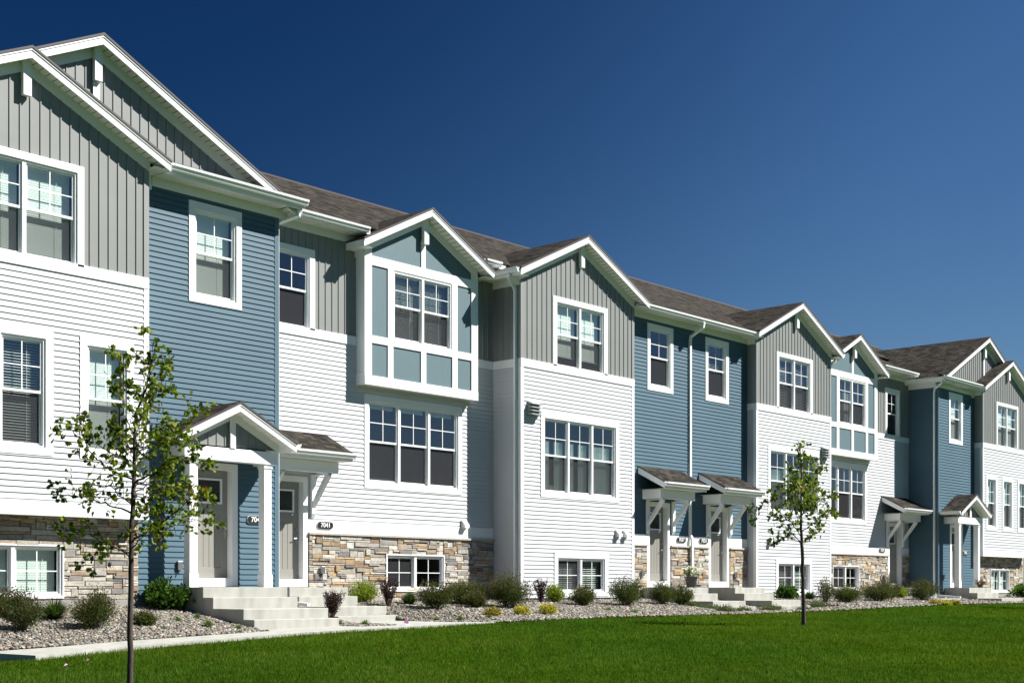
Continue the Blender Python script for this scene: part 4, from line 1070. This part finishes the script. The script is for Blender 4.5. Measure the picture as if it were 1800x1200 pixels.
def shrub(name, x, y, w, h, kind, label, group=None, cat='shrub', z=None, seed=0):
    rng = np.random.default_rng(100 + seed)
    z = float(HG(x, y)) if z is None else z
    o = empty(name, (x, y, z), label, cat, group)
    rw = w / 2
    dist = math.hypot(x - CX, y - CY); k = min(1.0, (26 / dist) ** 1.2)
    spec = dict(
        spirea=(2300, .032, .013, [(.048, .085, .018), (.034, .062, .014), (.080, .125, .026), (.085, .080, .028)], .02),
        redtip=(2300, .032, .013, [(.050, .082, .018), (.080, .075, .026), (.036, .060, .015), (.070, .105, .022)], .12),
        barberry=(1100, .026, .013, [(.035, .014, .018), (.055, .020, .024), (.022, .012, .014)], 0),
        lime=(1900, .030, .016, [(.20, .26, .030), (.13, .20, .025), (.26, .30, .045)], 0),
        gold=(900, .028, .018, [(.50, .42, .035), (.40, .36, .03), (.12, .14, .02), (.60, .50, .06)], 0),
        goldbrown=(900, .028, .018, [(.34, .30, .05), (.16, .13, .04), (.20, .11, .03), (.42, .36, .05)], 0),
        leafy=(620, .085, .050, [(.050, .11, .018), (.075, .15, .025), (.035, .075, .014)], 0),
        cover=(900, .030, .012, [(.09, .13, .055), (.13, .17, .08), (.06, .09, .035)], 0),
        pale=(1000, .035, .018, [(.055, .075, .03), (.20, .21, .15), (.04, .05, .02), (.10, .11, .07)], 0))
    if kind in ('grass', 'tuft', 'yucca'):
        n = {'grass': 520, 'tuft': 90, 'yucca': 220}[kind]; h *= 1.15; rw *= 1.2
        a = rng.uniform(0, 6.283, n); out = rng.uniform(.15, 1.0, n); hh = h * rng.uniform(.55, 1.08, n) * (1.05 - .35 * out)
        L = rw * out * 1.05; bw = {'grass': .014, 'tuft': .014, 'yucca': .032}[kind] * (1 + dist / 60)
        base = np.stack([x + np.cos(a) * .18 * rw * rng.uniform(0, 1, n), y + np.sin(a) * .18 * rw * rng.uniform(0, 1, n), np.full(n, z)], 1)
        tris = []; cols = []
        sx_, sy_ = -np.sin(a) * bw * .5, np.cos(a) * bw * .5; prev = None; segs = 5
        for j in range(segs + 1):
            t = j / segs; p = base + np.stack([np.cos(a) * L * t ** 1.5, np.sin(a) * L * t ** 1.5, hh * (1.25 * t - .42 * t * t * (1 + out * .6))], 1)
            ww = (1 - t ** 2) if j < segs else 0.02
            s1 = np.stack([sx_ * ww, sy_ * ww, 0 * sx_], 1); l, r_ = p - s1, p + s1
            if prev is not None: tris.append(np.stack([prev[0], prev[1], r_, prev[0], r_, l], 1))
            prev = (l, r_)
        v = np.concatenate([t_.reshape(-1, 3) for t_ in tris]); base_c = np.array({'grass': (.050, .085, .022), 'tuft': (.10, .17, .04), 'yucca': (.03, .06, .025)}[kind])
        c1 = base_c * rng.uniform(.6, 1.35, (n, 1)); c = np.concatenate([np.repeat(c1, 2, 0)] * segs)
        np_mesh('foliage', v, 3, c, M['leaf'], o)
        return o
    n, L, Wd, pal, tipf = spec[kind]
    n = int(n * 2.4 * (w / .55) ** 1.3 * k); L *= 1.15 * (1 + (1 - k) * .6); Wd *= 1.35 * (1 + (1 - k) * .6)
    # stems fan out from the base; leaves follow them
    ns = {'barberry': 34}.get(kind, 46)
    sb = MB(1); cs = []; ds = []; tf = []
    for i in range(ns):
        a = rng.uniform(0, 6.283); q = rng.uniform(0, 1) ** .6
        if kind == 'barberry': ex = rw * q * .95; ht = h * rng.uniform(.7, 1.05)
        else:
            th = q * 1.35; ex = rw * math.sin(th) * 1.05; ht = h * (.35 + .65 * math.cos(th)) * rng.uniform(.8, 1.08)
            if kind in ('lime', 'gold', 'goldbrown', 'cover'): ht = h * (.25 + .72 * math.cos(th)) * rng.uniform(.85, 1.05)
        b0 = np.array([x + math.cos(a) * rw * .12, y + math.sin(a) * rw * .12, z - .01]); e0 = np.array([x + math.cos(a) * ex, y + math.sin(a) * ex, z + ht])
        mdp = (b0 + e0) / 2 + np.array([0, 0, .12 * h * q])
        sb.tube([tuple(b0), tuple(mdp), tuple(e0)], [.006, .004, .0015], 3, cap=False)
        m_ = max(4, int(n / ns)); t = rng.uniform(.22, 1.03, m_) ** .8
        p = ((1 - t) ** 2)[:, None] * b0 + (2 * t * (1 - t))[:, None] * mdp + (t ** 2)[:, None] * e0
        sp = {'barberry': .022}.get(kind, .055) * (w / .55)
        p = p + rng.normal(size=p.shape) * sp * np.array([1, 1, .8]); p[:, 2] = np.maximum(p[:, 2], z + .01)
        cs.append(p); dd = np.repeat(((e0 - b0) / np.linalg.norm(e0 - b0))[None], m_, 0); ds.append(dd); tf.append(t)
    c = np.concatenate(cs); d_ = np.concatenate(ds); t = np.concatenate(tf); nn = len(c)
    v = rot_leaves(nn, L, Wd, c, .15, rng, dirs=d_)
    pal = np.array(pal); ci = rng.integers(0, len(pal), nn); col = pal[ci] * rng.uniform(.7, 1.3, (nn, 1))
    if tipf:
        tip = (t > .86) & (rng.uniform(0, 1, nn) < tipf + .25); col[tip] = np.array([.12, .062, .038]) * rng.uniform(.7, 1.3, (int(tip.sum()), 1))
    np_mesh('foliage', v, 3, np.repeat(col, 2, 0), M['leaf'], o)
    sb.build('stems', M['twig'], o)
    return o
SHR = [
 ('shrub', -21.71, -1.13, .50, .42, 'spirea', 'dark shrub clipped by the left edge below the basement blinds'),
 ('shrub', -22.01, -2.32, .58, .60, 'redtip', 'rounded shrub with bronze tips, nearest to the left edge of the gravel'),
 ('ornamental_grass', -20.94, -1.39, .74, .42, 'grass', 'arching green daylily clump between the two leftmost round shrubs'),
 ('shrub', -20.83, -2.40, .64, .60, 'redtip', 'rounded bronze green shrub in front of the stone wall, left of the nearer tree'),
 ('shrub', -19.80, -2.27, .36, .22, 'spirea', 'small low dark shrub just right of the nearer tree trunk'),
 ('leafy_plant', -18.24, -.59, .66, .46, 'leafy', 'broad leaved bright green plant beside the wide porch steps'),
 ('barberry', -15.15, -1.60, .58, .54, 'barberry', 'purple barberry between the porch steps and the steps of 7041'),
 ('shrub', -12.80, .10, .58, .44, 'lime', 'lime green mounded shrub against the stone base right of the 7041 steps'),
 ('barberry', -12.74, -.66, .48, .58, 'barberry', 'dark purple barberry in front of the stone wall left of the basement window'),
 ('ornamental_grass', -11.97, -.50, .50, .34, 'grass', 'low dark green daylily clump under the dark basement window'),
 ('shrub', -12.05, -1.39, .66, .58, 'redtip', 'bronze tipped shrub in front of the dark basement window of 7041'),
 ('shrub', -10.38, -.68, .86, .54, 'spirea', 'wide green shrub at the shaded end of the stone wall'),
 ('shrub', -10.75, -1.34, .44, .36, 'redtip', 'small reddish shrub crouching before the wide green one by the stone'),
 ('shrub', -9.77, -1.48, .88, .72, 'redtip', 'tallest shrub, green with brown tips, before the downpipe of the middle grey gable'),
 ('barberry', -7.53, -.50, .42, .58, 'barberry', 'upright purple barberry left of the striped basement blinds'),
 ('shrub', -6.95, -.45, .44, .44, 'lime', 'bright green rounded shrub tucked right of the upright barberry'),
 ('low_plant', -11.68, -2.73, .34, .19, 'goldbrown', 'low gold and brown plant, leftmost of the three golden ones near the lawn'),
 ('low_plant', -10.69, -2.69, .34, .20, 'gold', 'low golden plant, middle of the three near the lawn'),
 ('low_plant', -9.88, -2.73, .38, .24, 'gold', 'brightest yellow low plant, right of the three near the lawn'),
 ('shrub', -6.92, -1.33, .62, .48, 'redtip', 'round dark shrub in front of the basement window with open blinds'),
 ('shrub', -5.45, -1.52, .82, .66, 'spirea', 'large dark green shrub left of the 7037 door stone'),
 ('shrub', -3.77, -1.44, .62, .56, 'spirea', 'feathery shrub left of the 7037 steps'),
 ('shrub', -3.07, -1.53, .54, .54, 'spirea', 'loose feathery shrub touching the 7037 steps'),
 ('leafy_plant', 4.16, -.48, .52, .38, 'leafy', 'broad leaved green plant under the white gable wall behind the farther tree'),
 ('ornamental_grass', 4.96, -.79, .52, .34, 'yucca', 'dark spiky yucca right of the farther tree trunk'),
 ('shrub', 3.75, -1.99, .52, .72, 'pale', 'open shrub with silvery leaves right of the farther tree'),
 ('shrub', 5.08, -1.98, .80, .54, 'spirea', 'wide green shrub below the far basement window'),
 ('shrub', 7.53, -1.83, 1.0, .62, 'redtip', 'wide reddish brown shrub before the far stone wall'),
 ('shrub', 9.86, -1.07, .60, .66, 'redtip', 'brown topped shrub before the far recessed door'),
 ('shrub', 11.37, -.65, .50, .42, 'lime', 'green shrub against the far concrete steps'),
 ('shrub', 10.52, -1.98, .92, .68, 'redtip', 'tall russet shrub at the corner of the far blue side wall'),
 ('low_plant', 8.54, -3.25, .36, .16, 'goldbrown', 'low yellow green mound, leftmost of the far three'),
 ('low_plant', 8.57, -3.62, .32, .15, 'gold', 'low yellow mound, middle of the far three'),
 ('low_plant', 9.63, -3.45, .36, .15, 'goldbrown', 'low yellow mound, rightmost of the far three'),
 ('shrub', 21.9, -1.0, 1.0, .42, 'leafy', 'spreading green shrub below the far right stone wall window'),
]
for i, (nm, x, y, w, h, kd, lb) in enumerate(SHR):
    shrub(nm, x, y, w * 1.05, h * 1.04, kd, lb, None, {'ornamental_grass': 'grass clump', 'low_plant': 'low plant', 'leafy_plant': 'leafy plant', 'barberry': 'barberry'}.get(nm, 'shrub'), seed=i)
CV = [(-2.79, -1.7, .45, .16, 'beside the 7037 landing'), (-2.81, -2.3, .5, .15, 'in front of the 7037 middle step'), (-3.63, -3.3, .45, .16, 'by the lowest 7037 step at the lawn'),
      (-.15, -2.5, .6, .14, 'between the two middle stair flights, near the lawn'), (.2, -3.3, .5, .12, 'left of the farther tree trunk'), (2.79, -2.3, .6, .13, 'right of the farther tree'), (-2.75, -3.25, .4, .13, 'in the pebbles before the lowest 7037 step')]
for i, (x, y, w, h, wh) in enumerate(CV): shrub('ground_cover_plant', x, y, w, h, 'cover', 'grey green creeping plant ' + wh, 'creeping plants in the gravel', 'low plant', seed=60 + i)
TF = [(-18.89, -1.9, .2, .13, 'nearest the leafy plant by the porch steps'), (-18.3, -1.65, .18, .15, 'behind the others beside the wide steps'), (-18.75, -2.6, .28, .19, 'largest tuft left of the wide porch steps'), (-18.3, -2.85, .22, .12, 'beside the lowest wide porch step'),
      (-15.70, -2.5, .2, .14, 'in the pebbles right of the third wide step'), (-15.45, -2.95, .28, .17, 'behind the purple flag'), (-13.1, -2.49, .18, .15, 'right of the 7041 steps'), (-12.9, -2.95, .26, .18, 'below the bronze shrub near the walk end'),
      (-12.1, -3.01, .18, .14, 'left of the golden plants'), (-7.26, -2.35, .32, .14, 'in front of the round dark shrub'), (-7.1, -3.0, .32, .15, 'close to the lawn edge mid row')]
for i, (x, y, w, h, wh) in enumerate(TF): shrub('grass_tuft', x, y, w, h, 'tuft', 'small green tuft in the pebbles ' + wh, 'small tufts in the gravel', 'grass tuft', seed=80 + i)

# ------------------------------------------------------------------ trees
LEAF = np.array([(0, 0), (.16, .10), (.10, .22), (.30, .30), (.24, .44), (.42, .58), (.30, .66), (.34, .82), (.14, .84), (0, 1.0)])
def leaf_polys(c, d, size, rng, cols):
    n = len(c); d = d / np.linalg.norm(d, axis=1)[:, None]; r = rng.normal(size=(n, 3)); r[:, 2] *= .5
    sd_ = np.cross(d, r); sd_ /= np.linalg.norm(sd_, axis=1)[:, None]; up = np.cross(sd_, d)
    size = size * rng.uniform(.6, 1.25, n); vs = []
    curl = rng.uniform(-.25, .35, n)
    for sg in (-1, 1):
        pts = []
        for (a, b) in LEAF:
            pts.append(c + d * (b * size)[:, None] + sd_ * (sg * a * size)[:, None] + up * ((abs(a) * .45 - curl * b * b) * size)[:, None])
        vs.append(np.stack(pts, 1))
    v = np.concatenate(vs, 1).reshape(-1, 3)      # n * 2 * 10 verts
    return v, np.repeat(cols, 2, 0)
def tree(name, base, trunk, limbs, label, group, leaf, nper, pal, seed, spread=.10):
    """trunk: list of (dx, dz, r) in the picture plane; limbs: (start_h, [(dx,dy,dz)...])"""
    rng = np.random.default_rng(seed); o = empty(name, base, label, 'tree', group)
    rt = Vector((math.cos(TH), -math.sin(TH), 0)); fw = Vector((math.sin(TH), math.cos(TH), 0)); B0 = Vector(base)
    W3 = lambda a, b, c: B0 + rt * a + fw * b + Vector((0, 0, c))
    t = MB(1); tp = [tuple(W3(a, 0, z)) for a, z, r in trunk]; tp[0] = (tp[0][0], tp[0][1], tp[0][2] - .1)
    fine = []; rf = []
    for i in range(len(tp) - 1):
        for q in range(4):
            f = q / 4; fine.append(tuple(np.array(tp[i]) * (1 - f) + np.array(tp[i + 1]) * f + rng.normal(size=3) * .004)); rf.append(trunk[i][2] * (1 - f) + trunk[i + 1][2] * f)
    fine.append(tp[-1]); rf.append(trunk[-1][2]); t.tube(fine, rf, 9)
    t.build('trunk', M['bark'], o, smooth=True)
    zs = [p[1] for p in trunk]; xs_ = [p[0] for p in trunk]; rs = [p[2] for p in trunk]
    tw = MB(1); C = []; Dv = []
    def add_leaves(p0, p1, m):
        for _ in range(int(m)):
            f = rng.uniform(0, 1.02); p = np.array(p0) * (1 - f) + np.array(p1) * f + rng.normal(size=3) * .018
            dr = np.array(p1) - np.array(p0); dr = dr / (np.linalg.norm(dr) + 1e-9) * .6 + rng.normal(size=3) * .75; dr[2] -= .12
            C.append(p + dr / np.linalg.norm(dr) * .02); Dv.append(dr)
    for (h0, pts, r0) in limbs:
        s0 = Vector(W3(np.interp(h0, zs, xs_), 0, h0)); P3 = [s0] + [W3(*p) for p in pts]
        # smooth chain
        ch = []; nseg = 5
        for i in range(len(P3) - 1):
            for q in range(nseg): ch.append(P3[i].lerp(P3[i + 1], q / nseg) + Vector(rng.normal(size=3) * .010))
        ch.append(P3[-1]); rad = [max(.0022, r0 * (1 - .88 * i / (len(ch) - 1))) for i in range(len(ch))]
        tw.tube([tuple(c) for c in ch], rad, 6)
        tot = sum((ch[i + 1] - ch[i]).length for i in range(len(ch) - 1))
        nt = max(4, int(tot / .062))
        for q in range(nt):
            f = .22 + .78 * (q + rng.uniform(0, 1)) / nt; i = min(int(f * (len(ch) - 1)), len(ch) - 2); p = ch[i]
            dr = (ch[i + 1] - ch[i]).normalized() * .7 + Vector(rng.normal(size=3) * .8) + Vector((0, 0, .35)); dr.normalize()
            L = rng.uniform(.5, 1.4) * spread * (1.25 - .45 * f); e = p + dr * L; m_ = p.lerp(e, .5) + Vector((0, 0, .012))
            tw.tube([tuple(p), tuple(m_), tuple(e)], [.0035, .0028, .0015], 4, cap=False)
            add_leaves(m_, e, rng.poisson(nper))
        add_leaves(ch[-3], ch[-1], nper + 1)
    tw.build('limbs', M['bark'], o, smooth=True)
    C = np.array(C); Dv = np.array(Dv); n = len(C); pal = np.array(pal)
    zrel = (C[:, 2] - base[2]); wts = rng.uniform(0, 1, n)
    ci = np.where(wts < .40, 0, np.where(wts < .72, 1, np.where(wts < .93, 2, np.where(wts < .985, 3, 4))))
    cols = pal[ci] * rng.uniform(.75, 1.25, (n, 1))
    v, cc = leaf_polys(C, Dv, leaf, rng, cols)
    np_mesh('crown', v, 10, cc, M['leaf'], o)
    return o
PAL = [(.105, .155, .014), (.20, .235, .020), (.052, .085, .012), (.24, .24, .02), (.20, .09, .025)]
K1 = 14.66 / 2366.5                                  # metres per photo pixel at the nearer tree
def T1(px, py): return ((px - 228) * K1, (1215 - py) * K1)
def lim1(p0, pts, r):
    h0 = T1(*p0)[1]; return (h0, [(T1(a, b)[0], dy, T1(a, b)[1]) for a, b, dy in pts], r)
trunk1 = [(*T1(228, 1215), .034), (*T1(229, 1120), .031), (*T1(230, 1000), .029), (*T1(231, 960), .027), (*T1(234, 880), .025), (*T1(236, 830), .021), (*T1(236, 770), .016), (*T1(240, 725), .013), (*T1(256, 690), .010), (*T1(262, 655), .007), (*T1(273, 612), .004)]
limbs1 = [
 lim1((231, 975), [(190, 958, -.1), (150, 938, -.2), (120, 935, -.25)], .012), lim1((231, 985), [(205, 965, .15), (165, 965, .3), (140, 985, .35)], .009),
 lim1((233, 950), [(268, 938, .1), (320, 915, .2), (362, 918, .25)], .013), lim1((232, 955), [(290, 925, -.2), (340, 885, -.3), (372, 878, -.35)], .012), 
 lim1((235, 905), [(180, 885, .1), (130, 875, .15), (85, 868, .15)], .012), lim1((235, 890), [(205, 860, -.25), (175, 870, -.4)], .009),
 lim1((236, 845), [(180, 820, .1), (150, 795, .15), (130, 755, .2), (112, 748, .2)], .012), lim1((236, 850), [(280, 830, -.1), (330, 805, -.2), (372, 828, -.25)], .013),
 lim1((236, 850), [(300, 860, .25), (340, 900, .3)], .010), lim1((236, 820), [(195, 795, -.3), (165, 765, -.4)], .010),
 lim1((236, 800), [(285, 770, .2), (325, 735, .3), (335, 715, .3)], .010), lim1((236, 790), [(280, 790, -.3), (350, 775, -.4)], .010),
 lim1((237, 770), [(215, 735, .1), (208, 690, .15), (205, 672, .15)], .008), lim1((238, 750), [(265, 715, -.1), (300, 690, -.2)], .008),
 lim1((238, 740), [(222, 700, -.2), (226, 660, -.2), (222, 640, -.2)], .007), lim1((240, 725), [(262, 700, .2), (285, 650, .2)], .007),
 lim1((248, 705), [(258, 670, .0), (262, 640, .0), (273, 605, .0)], .006), lim1((256, 690), [(275, 660, .05), (288, 640, .05)], .005), lim1((236, 870), [(258, 840, .35), (290, 815, .5)], .009), lim1((236, 810), [(256, 775, -.4), (270, 740, -.5)], .008),
 lim1((234, 930), [(262, 895, .3), (285, 860, .4)], .009), lim1((236, 860), [(262, 850, -.15), (300, 825, -.25)], .008),
 lim1((235, 880), [(270, 870, .2), (315, 850, .3)], .008), lim1((232, 965), [(262, 950, -.3), (300, 945, -.4)], .008), lim1((236, 830), [(222, 800, .3), (205, 775, .4)], .007), lim1((237, 780), [(250, 760, .2), (268, 745, .3)], .006), lim1((236, 800), [(222, 775, -.2), (212, 745, -.3)], .006)]
tree('young_oak_tree', (-24.36, -9.10, float(HG(-24.36, -9.10)) + .0), trunk1, limbs1, 'nearer young tree with lobed leaves and reddish trunk on the lawn at left', 'young trees on the lawn', .068, 6.4, PAL, 5, .22)
K2 = 28.14 / 2366.5
def T2(px, py): return ((px - 1413) * K2, (1100 - py) * K2)
def lim2(p0, pts, r): return (T2(*p0)[1], [(T2(a, b)[0], dy, T2(a, b)[1]) for a, b, dy in pts], r)
trunk2 = [(*T2(1413, 1100), .050), (*T2(1412, 1040), .040), (*T2(1410, 965), .036), (*T2(1408, 930), .028), (*T2(1408, 890), .022), (*T2(1409, 850), .016), (*T2(1409, 810), .010), (*T2(1406, 782), .005)]
limbs2 = [
 lim2((1409, 955), [(1398, 948, .1), (1375, 942, .2), (1355, 950, .3)], .014), lim2((1409, 955), [(1380, 930, -.2), (1358, 905, -.3)], .012), lim2((1409, 955), [(1425, 950, .2), (1438, 935, .3), (1450, 915, .4)], .013),
 lim2((1409, 945), [(1395, 920, .1), (1370, 895, .2), (1345, 885, .3), (1328, 918, .3)], .012), lim2((1408, 935), [(1430, 915, -.3), (1450, 905, -.4)], .012), lim2((1408, 930), [(1390, 900, -.4), (1375, 870, -.5)], .010),
 lim2((1408, 910), [(1425, 895, .2), (1455, 880, .3), (1480, 905, .3)], .012), lim2((1408, 905), [(1440, 880, -.1), (1465, 870, -.2)], .010), lim2((1408, 900), [(1385, 875, .4), (1362, 862, .5)], .010),
 lim2((1408, 885), [(1430, 860, .3), (1448, 838, .4)], .009), lim2((1408, 885), [(1392, 860, -.2), (1380, 845, -.3)], .009), lim2((1408, 870), [(1425, 850, -.4), (1436, 825, -.4)], .009),
 lim2((1408, 860), [(1395, 840, .3), (1398, 820, .3)], .008), lim2((1409, 850), [(1418, 825, .2), (1432, 808, .2)], .007), lim2((1409, 840), [(1405, 815, .0), (1404, 785, 0)], .007), lim2((1409, 870), [(1415, 850, .5), (1420, 840, .6)], .007), lim2((1408, 900), [(1410, 880, -.6), (1400, 862, -.8)], .008), lim2((1409, 925), [(1420, 890, .6), (1430, 875, .7)], .009)]
PAL2 = [(.105, .155, .018), (.19, .235, .024), (.06, .095, .016), (.22, .21, .03), (.24, .10, .03)]
tree('young_oak_tree', (-7.47, -7.70, float(HG(-7.47, -7.70))), trunk2, limbs2, 'farther young tree with rounded crown on the lawn, in front of the second grey gable', 'young trees on the lawn', .085, 5.0, PAL2, 9, .22)
tree('young_oak_tree', (10.6, -7.4, float(HG(10.6, -7.4))), trunk2, limbs2, 'young tree standing beyond the right edge, only its shadow seen on the lawn', 'young trees on the lawn', .12, 3.0, PAL2, 12, .2)

# ------------------------------------------------------------------ small things
def flower_pot():
    x, y, z = -.28, -.42, .021
    o = empty('flower_pot', (x, y, z), 'dark pot with white flowers on the landing between doors 7037 and 7033', 'flower pot')
    x = -.98
    o.location.x = x
    b = MB(1); n = 20
    prof = [(.12, 0), (.165, .20), (.185, .28), (.195, .285), (.195, .31), (.175, .31), (.165, .27)]
    rings = []
    for r_, h in prof:
        rings.append([b.V(x + r_ * math.cos(6.283 * k / n), y + r_ * math.sin(6.283 * k / n), z + h) for k in range(n)])
    for i in range(len(rings) - 1):
        for k in range(n): b.f.append((rings[i][k], rings[i][(k + 1) % n], rings[i + 1][(k + 1) % n], rings[i + 1][k])); b.c.append(None)
    b.f.append(tuple(rings[0])); b.c.append(None); b.f.append(tuple(rings[-1])); b.c.append(None)
    b.build('pot', M['pot'], o, smooth=True)
    rng = np.random.default_rng(3); n = 260; c = rng.normal(size=(n, 3)) * np.array([.10, .10, .07]) + np.array([x, y, z + .40])
    v = rot_leaves(n, .07, .03, c, .3, rng); np_mesh('foliage', v, 3, np.repeat(np.array([(.05, .09, .025)]) * rng.uniform(.6, 1.4, (n, 1)), 2, 0), M['leaf'], o)
    n = 60; c = rng.normal(size=(n, 3)) * np.array([.12, .12, .08]) + np.array([x, y - .03, z + .44])
    v = rot_leaves(n * 5, .04, .03, np.repeat(c, 5, 0), .2, rng); np_mesh('blossoms', v, 3, np.full((n * 10, 3), .8) * np.array([1, .98, .97]), M['leaf'], o)
flower_pot()
def far_pot():
    x, y, z = 17.55, -.95, .021
    o = empty('flower_pot', (x, y, z), 'small pot of reddish plants on the far right porch landing', 'flower pot')
    b = MB(1); b.tube([(x, y, z), (x, y, z + .13)], [.08, .11], 12); b.build('pot', M['pot'], o)
    rng = np.random.default_rng(4); n = 160; c = rng.normal(size=(n, 3)) * np.array([.09, .09, .05]) + np.array([x, y, z + .20])
    v = rot_leaves(n, .08, .04, c, .2, rng); np_mesh('foliage', v, 3, np.repeat(np.array([(.12, .07, .03)]) * rng.uniform(.5, 1.4, (n, 1)), 2, 0), M['leaf'], o)
far_pot()
def marker(x, y, m, label, cat, sz, flat=False):
    z = float(HG(x, y))
    o = empty('marker_flag', (x, y, z), label, cat)
    b = MB(1)
    if flat:
        b.F((x - sz, y, z + .07), (x + sz * .4, y - sz * .5, z + .085), (x + sz, y, z + .075), (x + sz * .2, y + sz * .6, z + .10))
    else:
        b.F((x - sz, y - .02, z + .07), (x + sz, y + .01, z + .045), (x + sz * .35, y + .03, z + .045 + sz * 1.4))
    b.build('flag', m, o)
    b = MB(1); b.tube([(x - sz * 1.2, y, z + .0), (x + sz * .9, y, z + .05)], .002, 5); b.build('wire', M['steel'], o)
marker(-15.02, -3.62, M['flag_purple'], 'purple marker flag lying at the edge of the concrete walk', 'marker flag', .085)
marker(-23.8, -6.79, M['petal_pink'], 'pink scrap of flag in the grass, left and nearer of the two', 'marker flag', .035, True)
marker(-23.32, -6.48, M['petal_pink'], 'pale pink scrap in the grass, right and farther of the two', 'marker flag', .028, True)

# woodland behind the viewer, seen only in the window glass
def woods():
    b = MB(1); rng = np.random.default_rng(8)
    n = 80
    for row in range(3):
        pts = []
        for i in range(n + 1):
            a = R(-80) + R(160) * i / n; d_ = 75 + row * 18
            x = 8 + d_ * math.sin(a) * 1.6; y = -20 - d_ * math.cos(a) * .75 - 10
            h = 6.5 + 2.2 * row + 3.2 * math.sin(i * .37 + row) + rng.uniform(-1.2, 1.2)
            pts.append((x, y, h))
        for i in range(n):
            (x0, y0, h0), (x1, y1, h1) = pts[i], pts[i + 1]
            b.F((x0, y0, -6), (x1, y1, -6), (x1, y1, h1), (x0, y0, h0)); b.F((x0, y0, h0), (x1, y1, h1), (x1, y1 - 9, h1 * .6), (x0, y0 - 9, h0 * .6))
            b.F((x0, y0 - 9, -6), (x1, y1 - 9, -6), (x1, y1 - 9, h1 * .6), (x0, y0 - 9, h0 * .6))
    o = b.build('woodland', M['wood_far'], None, kind='stuff', label='dark distant woodland across the grounds, mirrored in the window glass', cat='woodland')
woods()
